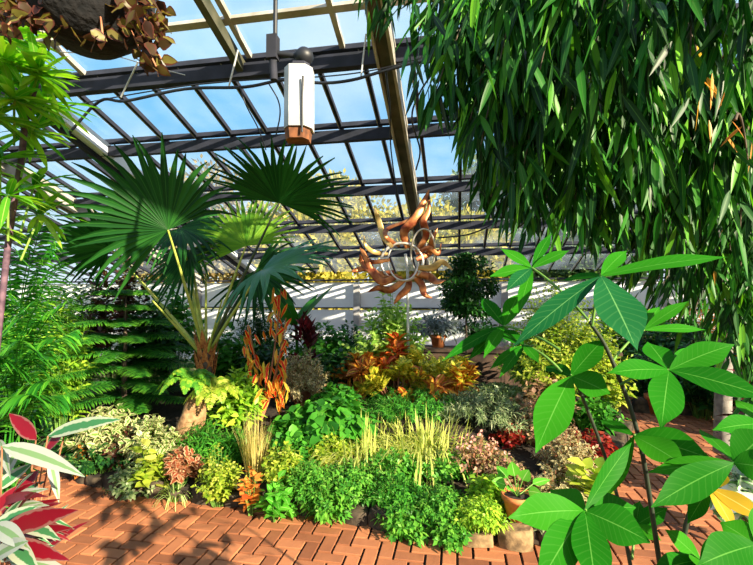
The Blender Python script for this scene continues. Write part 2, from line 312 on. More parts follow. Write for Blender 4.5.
BEDS = {'soil_bed': (BED, .10, .34, 1.5), 'soil_bed.001': (LEFTBED, .10, .15, 1.), 'soil_bed.002': (RIGHTBED, .1, .1, 1.), 'soil_bed.003': (BACKBED, .1, .2, 1.)}
def gz(x, y):
    for p, z0, dz, r in BEDS.values():
        if inside(p, x, y): return z0+dz*smooth01(pdist(p, x, y)/r)
    return 0.
def make_soil(name, poly, st=.11):
    xs = [p[0] for p in poly]; ys = [p[1] for p in poly]; b = MB(); V = []; idx = {}; Fc = []
    r = rng(3)
    nx = int((max(xs)-min(xs))/st)+2; ny = int((max(ys)-min(ys))/st)+2
    def vid(i, j):
        if (i, j) not in idx:
            x = min(xs)+i*st; y = min(ys)+j*st
            ins = inside(poly, x, y); z = gz(x, y)+r.normal()*.008 if ins else .02
            idx[i, j] = len(V); V.append((x, y, z))
        return idx[i, j]
    for i in range(nx):
        for j in range(ny):
            if inside(poly, min(xs)+(i+.5)*st, min(ys)+(j+.5)*st): Fc.append((vid(i, j), vid(i+1, j), vid(i+1, j+1), vid(i, j+1)))
    b.raw(V, Fc); return b.build(name.split('.')[0], M['soil'], kind='structure')
for k, v in BEDS.items():
    o = make_soil(k, v[0]); o.name = {'soil_bed': 'floor_bed_centre', 'soil_bed.001': 'floor_bed_left', 'soil_bed.002': 'floor_bed_right', 'soil_bed.003': 'floor_bed_back'}[k]
# brick floor (herringbone) on a dark joint bed
b = MB(); r = rng(1); bw = .097; g_ = .008
for i in range(-42, 67):
    for j in range(9, 100):
        c = (i-j) % 4
        if c == 0: w_, h_ = 2, 1
        elif c == 3: w_, h_ = 1, 2
        else: continue
        x0, y0 = i*bw, j*bw; x1, y1 = x0+w_*bw, y0+h_*bw
        cx, cy_ = (x0+x1)/2, (y0+y1)/2
        if any(inside(p[0], cx, cy_) and pdist(p[0], cx, cy_) > .25 for p in BEDS.values()): continue
        z = r.normal()*.0015; t = r.normal(0, .0012, 2); e_ = .002; rd = float(np.clip(r.normal(.5, .3), 0, 1))
        V = []
        for (ins, zz) in ((g_, -.02), (g_, -e_*.8), (g_+e_, 0)):
            for (X, Y_) in ((x0+ins, y0+ins), (x1-ins, y0+ins), (x1-ins, y1-ins), (x0+ins, y1-ins)):
                V.append((X, Y_, z+zz+(X-cx)*t[0]*4+(Y_-cy_)*t[1]*4))
        Fc = [(8, 9, 10, 11)]+[(l*4+q, l*4+(q+1) % 4, (l+1)*4+(q+1) % 4, (l+1)*4+q) for l in (0, 1) for q in range(4)]
        A = np.zeros((12, 3)); A[:, 0] = rd; b.raw(V, Fc, A)
fl = b.build('floor', M['brick'], smooth=False, kind='structure')
MB().box((1.2, 4.2, -.066), (13, 12, .10)).build('floor_joint_bed', M['joint'], smooth=False, kind='structure')
# lawn outside
MB().raw([(-60, -40, -.12), (70, -40, -.12), (70, 90, -.12), (-60, 90, -.12)], [(0, 1, 2, 3)]).build('ground_outside', M['lawn'], smooth=False, kind='structure')
# back wall
YB = 10.0; ZE = 2.046; SL = .304
roofz = lambda y: ZE+.15+SL*(YB-y)
XL, XR = -12.0, 9.0
wl = thing('wall_back', None, None, (0, YB, 0), kind='structure')
MB().box((-1.5, YB+.06, (ZE-.18)/2+.72), (21, .06, ZE-.18-1.28)).build('panel_board', M['white'], wl, smooth=False)
MB().box((-1.5, YB+.06, .66), (21, .06, 1.28)).build('panel_board', M['white'], wl, smooth=False)
MB().box((-1.5, YB+.03, 1.345), (21, .035, .03)).build('panel_seam', M['steel'], wl, smooth=False)
MB().box((-1.5, YB+.02, ZE-.05), (21, .16, .035)).build('eave_ledge', M['steel'], wl, smooth=False)
for i, X in enumerate((-6.3, -2.25, 1.05, 4.2, 7.4)):
    MB().box((X, YB-.05, (ZE-.15)/2), (.14, .14, ZE-.15)).build('wall_post', M['steel_pale'], wl, smooth=False)
# sloped glass roof
cl = thing('ceiling', None, None, (0, YB, ZE+.15), kind='structure')
nv = nrm(np.array((0, SL, 1.))); rd_ = nrm(np.array((0, 1., -SL))); Y0 = .2
def rb(X, ya, yb, wd, dp, off, mat, name, X2=None):
    X2 = X if X2 is None else X2
    A_ = np.array((X, ya, roofz(ya)))+nv*off; B_ = np.array((X2, yb, roofz(yb)))+nv*off; d = B_-A_; L = np.linalg.norm(d); d = d/L
    s_ = nrm(np.cross(d, nv)); MB().box((A_+B_)/2, (wd, L, dp), (s_, d, nv)).build(name, mat, cl, smooth=False)
MB().box(np.array((-1.5, (Y0+YB)/2, roofz((Y0+YB)/2))), (21, (YB-Y0)*math.sqrt(1+SL*SL), .006), ((1, 0, 0), rd_, nv)).build('glass', M['glass'], cl, smooth=False)
PY = [4.03, 5.08, 6.3, 7.48, 8.6]
for i, y in enumerate(PY):
    MB().box(np.array((-1.5, y, roofz(y)))-nv*.03, (21, .045, .06), ((1, 0, 0), rd_, nv)).build('glazing_purlin', M['steel'], cl, smooth=False)
    MB().box(np.array((-1.5, y, roofz(y)-.17)), (21, .10, .105)).build('purlin', M['steel'], cl, smooth=False)
    MB().box(np.array((0, y-.06, roofz(y)-.17)), (21, .012, .135)).build('purlin_lip', M['steel'], cl, smooth=False)
for y in (3.62, 1.6):
    MB().box(np.array((-1.5, y, roofz(y)))-nv*.03, (21, .07, .04), ((1, 0, 0), rd_, nv)).build('glazing_purlin', M['beam_light'], cl, smooth=False)
x = XL+.2
while x < XR:
    rb(x, 4.03, YB, .036, .05, -.03, M['steel'], 'glazing_bar')
    rb(x-.022, 4.03, YB, .012, .06, -.03, M['beam_light'], 'glazing_bar_edge')
    x += .475
x = XL+.5
while x < XR:
    rb(x, Y0, 4.03, .05, .05, -.03, M['beam_light'], 'glazing_bar'); x += .95
# main rafters
for X in (-6.3, -.62, 5.1):
    rb(X, Y0, YB, .11, .16, -.20, M['beam'], 'rafter'); rb(X-.07, Y0, YB, .025, .22, -.20, M['beam_light'], 'rafter_flange'); rb(X+.07, Y0, YB, .03, .24, -.20, M['beam_light'], 'rafter_flange')
rb(-2.08, Y0, 4.1, .07, .12, -.14, M['beam'], 'rafter')
rb(-4.55, 4.1, YB, .11, .16, -.16, M['white'], 'rafter'); rb(-4.65, 4.1, YB, .07, .22, -.18, M['steel'], 'rafter_flange')
MB().box((-1.5, Y0, roofz(Y0)), (21, .18, .2)).build('ridge_beam', M['steel'], cl, smooth=False)
# ------------------------------------------------------------------ trees outside
def outdoor_tree(X, Y, h, R, mat, label, seed, n=8000, ls=.34):
    t = thing('garden_tree', label, 'tree', (X, Y, -.12), 'trees outside beyond the glass'); r = rng(seed)
    MB().tube([(X, Y, -.12), (X+.1, Y, h*.35), (X, Y+.1, h*.75)], (.28, .2, .08), 8).build('trunk', M['bark'], t)
    b = MB(); k = 16; R *= 1.12; cs = nrm(r.normal(size=(k, 3)))*[R*.62, R*.62, h*.32]+[X, Y, h*.62]
    c = cs[r.integers(0, k, n)]; dv = nrm(r.normal(size=(n, 3)))
    P = c+dv*(r.random((n, 1))**.4)*R*.42
    b.leaves(P, nrm(dv+r.normal(size=(n, 3))*.6), r.normal(size=(n, 3)), ls*(.6+r.random(n)*.7), ls*.6, 'ovate', rows=2)
    b.build('foliage', mat, t)
    return t
outdoor_tree(-14.5, 22, 8.6, 3.6, M['autumn_o'], 'bare-looking brown autumn tree beyond the left roof panes', 11)
outdoor_tree(-9.0, 25, 9.2, 3.6, M['autumn_y'], 'tall yellow autumn tree behind the big fan palm leaves', 12)
outdoor_tree(-3.2, 24, 6.6, 3.4, M['autumn_y'], 'low golden autumn tree seen just left of the copper sun', 13)
outdoor_tree(2.2, 27, 9.6, 3.0, M['autumn_g'], 'blue-green tree seen right of the big roof rafter', 14)
outdoor_tree(7.6, 26, 7.6, 3.8, M['autumn_g'], 'pale green tree behind the hanging willow-leaved branches', 15)
outdoor_tree(-20, 28, 9, 4.2, M['autumn_g'], 'dull green tree at the far left outside the glass', 16)
outdoor_tree(14, 25, 8.6, 4.2, M['autumn_o'], 'brownish tree far right outside behind the dense foliage', 17)
outdoor_tree(-.2, 20, 4.7, 2.4, M['autumn_y'], 'short bright yellow tree right behind the copper sun', 18)
outdoor_tree(-6.2, 19, 4.6, 2.6, M['autumn_y'], 'short yellow tree low behind the pale palm leaf', 19)
outdoor_tree(5.0, 20, 4.6, 2.4, M['autumn_g'], 'short green tree low behind the round dark shrub', 20)
# ------------------------------------------------------------------ plant builders
def curve3(a, b, sag=(0, 0, 0), n=9):
    a = np.asarray(a, float); b = np.asarray(b, float); t = np.linspace(0, 1, n)[:, None]; return a*(1-t)+b*t+np.asarray(sag)*4*t*(1-t)
def top_z(py, d): return at(376, py, d)[2]
def base_pt(px, d):
    x, y = flat(px, d); return np.array((x, y, gz(x, y)))
def stems_pts(base, tips, r, n=7, up=.55):
    t = np.linspace(0, 1, n)[None, :, None]; b0 = base[:, None]; mid = (base*.6+tips*.4).copy(); mid[:, 2] = base[:, 2]+(tips[:, 2]-base[:, 2])*(.5+up*.5); mid = mid[:, None]
    return (1-t)**2*b0+2*t*(1-t)*mid+t*t*tips[:, None]
def plant(name, label, cat, px, ytop, hw, d, nstem, per, L, W, mat, shape='lance', u0=.25, fwd=.5, droop=.25, depth=None, stemr=.004, stem=None, seed=0, group=None,
          base_r=.3, dome=.5, up=.5, rows=3, fold=.15, lj=.35, zb=None, nup=.8, leafname='foliage', parts=None, hz=None, wave=0., z0=None):
    r = rng(seed*31+7); d = d*.972 if (d < 3.75 and zb is None and name != 'pink_kalanchoe') else d; L = L*1.22; W = W*1.38; nstem = int(nstem*1.2); hw = hw*1.08
    B = base_pt(px, d) if zb is None else np.array((*flat(px, d), zb)); rx = hw*d/F; ry = depth if depth else rx*.9
    h = max(.08, top_z(ytop, d)-B[2])
    th = thing(name, label, cat, B, group)
    ang = r.random(nstem)*2*math.pi; rr = np.sqrt(r.random(nstem))*(.7+.6*r.random(nstem))
    tips = np.stack([B[0]+np.cos(ang)*rr*rx, B[1]+np.sin(ang)*rr*ry, B[2]+h*(1-dome*np.minimum(rr, 1.05)**2)*(1.03-.38*r.random(nstem))], 1)
    bs = B+np.stack([np.cos(ang)*rr*rx*base_r, np.sin(ang)*rr*ry*base_r, np.zeros(nstem)], 1)
    if zb is None: bs[:, 2] = [gz(q[0], q[1]) if gz(q[0], q[1]) > 0 else B[2] for q in bs]
    S = stems_pts(bs, tips, r, 7, up)
    sb = MB()
    for i in range(nstem): sb.tube(S[i], np.linspace(stemr, stemr*.4, 7), 4, cap=False)
    sb.build('stems', stem or M['stem_green'], th)
    k = nstem*per; si = np.repeat(np.arange(nstem), per); u = np.tile(np.linspace(u0, 1, per), nstem)
    x = u*6; i0 = np.minimum(x.astype(int), 5); f = (x-i0)[:, None]
    P = S[si, i0]*(1-f)+S[si, i0+1]*f; T = nrm(S[si, i0+1]-S[si, i0])
    ph = np.tile(np.arange(per)*2.4, nstem)+si*1.3
    a = nrm(np.cross(T, np.array((.3, .2, 1.)))); bb = np.cross(T, a)
    R_ = a*np.cos(ph)[:, None]+bb*np.sin(ph)[:, None]
    D = nrm(T*(fwd+.9*np.clip(u-.8, 0, 1)[:, None]*2)+R_+r.normal(size=(k, 3))*.22)
    Nn = nrm(T*nup+np.array((0, 0, .6))+r.normal(size=(k, 3))*.25)
    mb = MB(); Lk = L*(1+lj*(r.random(k)-.5)*2)*(1.15-.35*u)
    rn = np.clip(r.random(k)*.75+np.repeat(r.random(nstem), per)*.35-.05, 0, 1)
    mb.leaves(P, D, Nn, Lk, W*Lk/L, shape, droop, fold, rn, rows, wave)
    mb.build(leafname, mat, th)
    return th
def tuft(name, label, cat, px, ytop, hw, d, n, W, mat, seed=0, group=None, spread=1., rows=6, zb=None, arch=.9, root=.05, partname='blades', shape='blade'):
    r = rng(seed*17+3); B = base_pt(px, d) if zb is None else np.array((*flat(px, d), zb)); R_ = hw*d/F; h = max(.08, top_z(ytop, d)-B[2])
    th = thing(name, label, cat, B, group); mb = MB()
    ang = r.random(n)*2*math.pi; out = r.random(n)**.7*spread
    D = np.stack([np.cos(ang)*out, np.sin(ang)*out, np.full(n, .55)], 1)
    L = np.hypot(out*R_, h)*(.75+.4*r.random(n))*1.1
    P = B+np.stack([np.cos(ang), np.sin(ang), np.zeros(n)], 1)*root*r.random((n, 1))
    D = nrm(np.stack([np.cos(ang)*out*R_, np.sin(ang)*out*R_, np.full(n, h*1.5)], 1))
    mb.leaves(P, D, -np.stack([np.cos(ang), np.sin(ang), np.full(n, -.4)], 1), L, W, shape, arch*out*.8, .3, None, rows)
    mb.build(partname, mat, th); return th
def frond_mesh(mb, sb, pts, npin, pl, pw, r, droop=.3, ang=.9, shape='lance', u0=.12, rows=2, stemr=.006):
    pts = np.asarray(pts); m = len(pts); sb.tube(pts, np.linspace(stemr, stemr*.3, m), 4, cap=False)
    u = np.linspace(u0, .99, npin); x = u*(m-1); i0 = np.minimum(x.astype(int), m-2); f = (x-i0)[:, None]
    P = pts[i0]*(1-f)+pts[i0+1]*f; T = nrm(pts[i0+1]-pts[i0]); S = nrm(np.cross(T, (0, 0, 1.))); U = np.cross(S, T)
    env = np.sin(np.pi*(u*.85+.12))**.7
    for sgn in (-1, 1):
        D = nrm(S*sgn*ang+T*.45+r.normal(size=P.shape)*.06)
        mb.leaves(P, D, U, pl*env*(.9+.2*r.random(npin)), pw, shape, droop, .1, np.clip(r.random(npin), 0, 1), rows)
def arc(B, dr, L, rise, drop, n=8):
    t = np.linspace(0, 1, n)[:, None]; dr = np.asarray(dr, float)
    return np.asarray(B)+dr*L*t+np.array((0, 0, 1.))*(rise*t-drop*t*t)
def fern(name, label, cat, px, ytop, hw, d, nf, mat, seed, pl=.08, pw=.02, npin=20, zb=None, group=None, drop=None):
    r = rng(seed*13+1); B = base_pt(px, d) if zb is None else np.array((*flat(px, d), zb)); R_ = hw*d/F; h = max(.1, top_z(ytop, d)-B[2])
    th = thing(name, label, cat, B, group)
    for i in range(nf):
        a = i*2.4+r.random()*.5; q = .5+.5*r.random(); mb = MB(); sb = MB()
        pts = arc(B, (math.cos(a), math.sin(a), 0), R_*q, h*(2.2-.6*q), h*(1.2+.5*q) if drop is None else drop, 9)
        frond_mesh(mb, mb, pts, npin, pl, pw, r); mb.build('frond', mat, th)
    return th
# ------------------------------------------------------------------ bed edging
ecs = np.array(FRONT); seg = np.linalg.norm(np.diff(ecs, axis=0), axis=1); cum = np.concatenate([[0], np.cumsum(seg)])
def edge_at(s):
    i = min(len(seg)-1, max(0, int(np.searchsorted(cum, s)-1))); f = (s-cum[i])/seg[i]; p = ecs[i]*(1-f)+ecs[i+1]*f; t = (ecs[i+1]-ecs[i])/seg[i]; return p, t
def block(c, t, L, D_, h, seed, mat, label):
    r = rng(seed); n = 10; V = []; Fc = []
    ax = np.array((*t, 0)); ay = np.array((-t[1], t[0], 0))
    lv = ((0, .96), (.55, 1.), (.9, .95), (1., .8))
    for (z, s) in lv:
        for k in range(n):
            a = 2*math.pi*k/n; ca, sa = math.cos(a), math.sin(a); q = (abs(ca)**4+abs(sa)**4)**-.25
            j = 1+r.normal()*.05
            V.append(np.array((*c, 0))+ax*ca*q*L/2*s*j+ay*sa*q*D_/2*s*j+np.array((0, 0, h*z*(1+r.normal()*.03))))
    for l in range(3):
        for k in range(n): Fc.append((l*n+k, l*n+(k+1) % n, (l+1)*n+(k+1) % n, (l+1)*n+k))
    b = MB().raw(V, Fc); b.raw([V[3*n+k] for k in range(n)]+[np.array((*c, h*1.02))], [(k, (k+1) % n, n) for k in range(n)])
    o = b.build('edging_block', mat, smooth=True, kind='thing'); tag(o, label, 'stone', 'edging blocks along the planting bed'); return o
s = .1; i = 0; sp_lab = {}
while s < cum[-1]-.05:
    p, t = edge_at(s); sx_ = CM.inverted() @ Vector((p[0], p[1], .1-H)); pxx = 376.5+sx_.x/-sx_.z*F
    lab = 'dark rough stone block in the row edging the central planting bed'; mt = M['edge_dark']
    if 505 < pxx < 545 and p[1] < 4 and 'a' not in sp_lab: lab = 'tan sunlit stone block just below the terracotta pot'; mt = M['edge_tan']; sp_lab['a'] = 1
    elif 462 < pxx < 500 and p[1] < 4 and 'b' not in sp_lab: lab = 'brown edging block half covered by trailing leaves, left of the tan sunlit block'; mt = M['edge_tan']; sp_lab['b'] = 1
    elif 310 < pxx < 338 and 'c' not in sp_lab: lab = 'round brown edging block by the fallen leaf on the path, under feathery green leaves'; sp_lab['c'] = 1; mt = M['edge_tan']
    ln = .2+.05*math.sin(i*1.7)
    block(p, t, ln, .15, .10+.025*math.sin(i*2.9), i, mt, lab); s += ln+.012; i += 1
for q, (a_, b_) in enumerate(((g2(640, 414), g2(760, 420)),)):
    a_ = np.array(a_); b_ = np.array(b_); n = 8
    for k in range(n):
        p = a_+(b_-a_)*(k+.5)/n+np.array((0, .12)); t = nrm(b_-a_)
        o = block(p, t, .26, .14, .2, 90+k, M['edge_dark'], 'dark edging block at the far end of the brick path'); o['group'] = 'edging blocks at the end of the path'
# ------------------------------------------------------------------ planter bench behind the bed
bt = thing('planter_bench', 'long dark brown wooden planter bench behind the crotons', 'planter', flat(500, 7.1)+(.3,))
A_ = np.array((*flat(398, 7.5), 0)); B_ = np.array((*flat(612, 6.9), 0)); dx = nrm(B_-A_); Ln = np.linalg.norm(B_-A_); nn = np.cross((0, 0, 1.), dx)
MB().box((A_+B_)/2+np.array((0, 0, .74)), (Ln+.1, .55, .05), (dx, nn, (0, 0, 1))).build('top_board', M['bench'], bt, smooth=False)
for k in range(6):
    c = A_+dx*Ln*(k+.5)/6-nn*.22+np.array((0, 0, .36)); MB().box(c, (Ln/6-.03, .04, .70), (dx, nn, (0, 0, 1))).build('front_panel', M['bench'], bt, smooth=False)
for k in range(7):
    c = A_+dx*Ln*k/6-nn*.2+np.array((0, 0, .36)); MB().box(c, (.07, .08, .72), (dx, nn, (0, 0, 1))).build('leg', M['bench'], bt, smooth=False)
def pot(B, R_, h, mat, name='flower_pot', label='', group=None, cat='pot'):
    t = thing(name, label, cat, B, group)
    MB().lathe(B, [(.001, 0.002), (R_*.68, 0.0), (R_*.92, h*.78), (R_*1.04, h*.78), (R_*1.06, h), (R_*.96, h), (R_*.9, h*.85), (.001, h*.86)], 22).build('body', mat, t)
    MB().lathe(B, [(.001, h*.88), (R_*.9, h*.87)], 14).build('potting_soil', M['soil'], t); return t
def onbench(u): return A_+dx*Ln*u+np.array((0, 0, .765))
pot(onbench(.20), .14, .2, M['terracotta'], label='orange terracotta pot on the dark bench right of the crotons')
pot(onbench(.42), .13, .17, M['terracotta'], label='terracotta pot on the bench half hidden behind foreground leaves')
def pxd(P):
    v = CM.inverted() @ Vector((P[0], P[1], P[2]-H)); return 376.5+v.x/-v.z*F, -v.z
u_, d_ = pxd(onbench(.20)); plant('silver_plant', 'dark plant with narrow silvery leaves in the terracotta pot on the bench', 'plant', u_, 308, 30, d_, 34, 12, .15, .028, M['silvery'], 'blade', seed=5, zb=.93, droop=.5, fwd=.4, dome=.6)
u_, d_ = pxd(onbench(.42)); plant('bench_plant', 'dull green leafy plant on the bench beside the round dark shrub', 'plant', u_, 318, 22, d_, 20, 10, .12, .05, M['darkgreen'], 'ovate', seed=6, zb=.91)
# round dark ball tree
def ball(name, label, cat, px, py, rx_, rz_, d, n, L, W, mat, seed, trunk=.02, clumps=40, cl=.3, group=None, shape='ovate'):
    r = rng(seed); c = at(px, py, d); a, b_ = rx_*d/F, rz_*d/F; g = gz(c[0], c[1]); th = thing(name, label, cat, (c[0], c[1], g), group)
    mb = MB(); mb.tube([(c[0], c[1], g), (c[0], c[1], c[2]-b_*.2)], (trunk, trunk*.7), 7)
    cs = nrm(r.normal(size=(clumps, 3)))*(r.random((clumps, 1))**.25*.8)*[a, a, b_]+c
    for q in cs: mb.tube(curve3((c[0], c[1], c[2]-b_*.7), q, (0, 0, .02)), .004, 4, cap=False)
    mb.build('trunk', M['bark'], th); k = r.integers(0, clumps, n); dv = nrm(r.normal(size=(n, 3))+(cs[k]-c)/max(a, b_)*.8)
    P = cs[k]+dv*(r.random((n, 1))**.5)*cl*min(a, b_); rn = np.clip(r.random(n)*.7+r.random(clumps)[k]*.4, 0, 1)
    lf = MB(); lf.leaves(P, dv+r.normal(size=(n, 3))*.5, r.normal(size=(n, 3))*.5+[0, 0, 1.], L*(.7+.6*r.random(n)), W, shape, .2, .15, rn, 2); lf.build('foliage', mat, th)
    return th
ball('ball_tree', 'round dark green small-leaved shrub on a stem, right of the copper sun', 'shrub', 466, 288, 30, 40, 6.6, 4200, .07, .045, M['darkgreen'], 8)
# ------------------------------------------------------------------ fan palm
def fan(hub, axis, nh, radius, span, nseg, mat, parent, r, droop=.25, split=.52, cup=.15, fade=.25):
    """a pleated palm fan: segments radiate in the plane of axis and side, joined until `split`, free beyond"""
    hub = np.asarray(hub, float); ax = nrm(np.asarray(axis, float)); nn_ = nrm(np.asarray(nh, float)-ax*(np.asarray(nh, float)@ax)); sd_ = np.cross(nn_, ax)
    mb = MB(); half = span/2; da = span/nseg; ss = (0, .25, split, .72, .88, 1.0)
    for i in range(nseg):
        a = -half+da*(i+.5); Lr = radius*(1-fade*(abs(a)/half)**2)*(.93+.1*r.random()); dd = droop*(.5+1.0*r.random()+.7*(abs(a)/half)**3); jt = r.normal()*.05
        V = []; A = []
        rr_ = r.random()
        for s_ in ss:
            for t_ in (-1, 0, 1):
                wdt = da*.56*s_ if s_ <= split else da*.56*split*max(.03, ((1-s_)/(1-split)))**.7
                aa = a+jt*max(0, s_-split)*2; rad = s_*Lr; base = hub+(ax*math.cos(aa)+sd_*math.sin(aa))*rad
                tg = (-ax*math.sin(aa)+sd_*math.cos(aa))
                lift = (.16*da*min(s_, split) if t_ == 0 else -.16*da*min(s_, split))*radius
                V.append(base+tg*t_*wdt*Lr+nn_*(lift+cup*rad*(abs(a)/half)**2*.6+cup*rad*.2)-np.array((0, 0, 1))*dd*Lr*max(0, s_-.35)**2)
                A.append((rr_, abs(t_), s_))
        Fc = [(q*3+j, q*3+j+1, q*3+j+4, q*3+j+3) for q in range(len(ss)-1) for j in range(2)]
        mb.raw(V, Fc, np.array(A))
    return mb.build('fan_leaf', mat, parent)
pb_ = base_pt(205, 4.7); crown = at(206, 350, 4.7)
pl = thing('fan_palm', 'large fan palm with yellow-green leaf stalks, left of the red hanging croton', 'palm', pb_)
r = rng(50)
b = MB(); b.tube([pb_, (pb_+crown)/2+np.array((.02, 0, 0)), crown], (.10, .085, .07), 10)
b.build('trunk', M['bark'], pl)
b = MB()
for k in range(26):
    a = k*2.4; dv = np.array((math.cos(a), math.sin(a), 0)); p = crown+dv*.06-np.array((0, 0, .30-.014*k))
    b.leaves([p], [dv*.35+np.array((0, 0, 1))], [dv], .22, .09, 'blade', .0, .3, None, 3)
b.build('leaf_base', M['crownshaft'], pl)
#      hub px,py,depth   axis tip px,py,depth  normal hint   span nseg mat  droop stalk mat
fans = [(168, 230, 4.2, 104, 160, 3.9, (.81, .62), 3.6, 27, 'palm', .30, 'petiole', 1.28),
        (279, 203, 4.5, 294, 146, 3.95, (1, -.04), 3.7, 32, 'palm', .24, 'petiole_dark', 1.2),
        (110, 248, 4.9, 60, 214, 4.4, (.9, .5), 4.4, 28, 'palm', .4, 'petiole', 1.15),
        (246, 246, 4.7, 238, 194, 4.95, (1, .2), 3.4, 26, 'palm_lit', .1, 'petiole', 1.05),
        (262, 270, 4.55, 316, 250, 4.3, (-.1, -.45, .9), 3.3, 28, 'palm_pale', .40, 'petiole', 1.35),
        (256, 270, 5.3, 296, 292, 5.0, (.1, -.8, .5), 3.8, 26, 'palm', .3, 'petiole_dark', 1.2),
        (190, 250, 5.0, 168, 300, 4.7, (-.3, -.8, .4), 3.6, 26, 'palm', .3, 'petiole', 1.1),
        (180, 228, 5.0, 224, 246, 4.6, (0, -.5, .8), 3.4, 26, 'palm', .4, 'petiole', 1.0)]
for (hx, hy, hd, tx, ty, td, nh, span, ns, mt, dr, pm, rs) in fans:
    hub = at(hx, hy, hd); tip = at(tx, ty, td); ax = tip-hub; R_ = np.linalg.norm(ax)*rs
    if len(nh) == 2:      # side direction given across the view instead of a facing
        lat = np.array(CM @ Vector((nh[0], nh[1], 0))); nh = np.cross(nrm(ax), lat)
    f_ = fan(hub, ax, nh, R_, span, ns, M[mt], pl, r, dr)
    pts = curve3(crown-np.array((0, 0, .08)), hub, (0, 0, .02)); pb2 = MB(); pb2.tube(pts, np.linspace(.022, .009, 9), 6)
    pb2.build('petiole', M[pm], pl)
# extra bare / cut stalks fanning from the crown
for (tx, ty, td, pm) in ((152, 300, 4.3, 'petiole'), (183, 262, 5.2, 'petiole'), (206, 262, 5.1, 'petiole'), (222, 300, 4.4, 'petiole')):
    MB().tube(curve3(crown-np.array((0, 0, .1)), at(tx, ty, td)), np.linspace(.02, .007, 9), 6).build('petiole', M[pm], pl)
# ------------------------------------------------------------------ norfolk pine
B = base_pt(126, 4.95); r = rng(60)
tp = thing('norfolk_pine', 'dark green tiered pine with feathery layered branches behind the cream shrub', 'conifer', B)
ztop = top_z(292, 4.95)
MB().tube([B, B+np.array((0, 0, (ztop-B[2])*.6)), np.array((B[0], B[1], ztop))], (.035, .02, .006), 8).build('trunk', M['bark'], tp)
nt_ = 8
for k in range(nt_):
    z = B[2]+.22+(ztop-B[2]-.25)*k/(nt_-1); Lb = (.98-.62*(k/(nt_-1))**1.5)
    for q in range(7):
        a = q*2*math.pi/7+k*.5+r.normal()*.1; dr = np.array((math.cos(a), math.sin(a), 0)); mb = MB()
        pts = arc((B[0], B[1], z), dr, Lb*(.88+.2*r.random()), .14, .13, 8)
        frond_mesh(mb, mb, pts, 40, .17, .015, r, droop=.22, ang=1.0, shape='strap', rows=3, stemr=.009)
        frond_mesh(mb, mb, pts+np.array((0, 0, .012)), 34, .12, .012, r, droop=.1, ang=.7, shape='strap', rows=2, stemr=.003)
        mb.build('branch', M['pine'], tp)
# ------------------------------------------------------------------ plants at the left and behind
plant('cordyline', 'dark reddish-brown leafy shrub behind the pine, below the left palm leaf', 'shrub', 118, 250, 32, 6.0, 70, 16, .12, .05, M['ruddy'], 'ovate', seed=21, u0=.5, zb=.4, dome=.5)
plant('back_shrub', 'bright green leafy shrub behind the left end of the pine', 'shrub', 55, 268, 42, 5.6, 90, 16, .10, .03, M['lime'], seed=22, u0=.45)
plant('back_shrub', 'mid green bushy shrub behind the fan palm stalks', 'shrub', 172, 282, 30, 6.2, 80, 14, .11, .05, M['green'], 'ovate', seed=23, u0=.45)
plant('back_shrub', 'dark fine-leaved shrub right of the palm stalks under the pale fan leaf', 'shrub', 262, 296, 34, 6.2, 110, 18, .07, .025, M['darkgreen'], seed=24, u0=.4)
plant('back_shrub', 'green leafy shrub behind the grey-brown round bush', 'shrub', 326, 322, 32, 6.0, 100, 14, .09, .05, M['green'], 'ovate', seed=25, u0=.4)
# banana-like plant with broad leaves and burgundy cordyline
B = base_pt(300, 5.6); bn = thing('broad_leaf_plant', 'plant with broad paddle leaves below the pale fan leaf, behind the red croton', 'plant', B); r = rng(70)
for (tx, ty, td) in ((334, 280, 5.2), (262, 290, 5.4), (318, 290, 5.9), (285, 300, 5.2), (275, 275, 6.0)):
    tip = at(tx, ty, td); m0 = at(296, 326, 5.55); mb = MB(); mb.tube(curve3(B, m0), (.02)*np.ones(9), 6); mb.leaves([m0], [tip-m0], [(-.2, -.6, .8)], np.linalg.norm(tip-m0)*1.0, .17, 'lance', .08, .15, None, 8); mb.build('paddle_leaf', M['green'], bn)
plant('cordyline', 'burgundy upright-leaved plant behind the red hanging croton', 'plant', 306, 296, 9, 5.4, 8, 12, .16, .045, M['burgundy'], 'lance', seed=26, u0=.6, fwd=1.2, droop=.15, base_r=.1)
# ------------------------------------------------------------------ bed, mid and front
# tall hanging croton
B = base_pt(262, 4.5); hc = thing('hanging_croton', 'tall croton with drooping red, orange and yellow leaves beside the fan palm', 'croton', B); r = rng(80)
for i, (sx1, sy1, ex, ey, nl) in enumerate(((281, 288, 270, 330, 13), (248, 326, 252, 372, 13), (279, 356, 278, 400, 18), (264, 362, 266, 400, 11), (286, 318, 279, 352, 6))):
    top = at(sx1, sy1, 4.5-.06*i); low = at(ex, ey, 4.5-.06*i)
    MB().tube(curve3(B, top, (.03, 0, 0)), np.linspace(.012, .006, 9), 6).build('stem', M['stem_red'], hc)
    nl = int(nl*1.8); P = curve3(top, low, n=nl)+r.normal(size=(nl, 3))*[.045, .045, .01]; D = r.normal(size=(nl, 3))*[.4, .4, .1]+np.array((0, 0, -1.)); mb = MB()
    mb.leaves(P, D, r.normal(size=(nl, 3))*.4+np.array((0.1, -1, 0)), .10+.08*r.random(nl), .036, 'lance', 0., .2, None, 5, .1)
    mb.build('leaf_cluster', M['croton_hang'], hc)
plant('round_bush', 'round olive and cream small-leaved bush right of the red hanging croton', 'bush', 303, 348, 27, 4.75, 120, 18, .04, .024, M['creamgrey'], 'ovate', seed=31, u0=.5, stem=M['stem_red'], dome=.55, base_r=.1, rows=2)
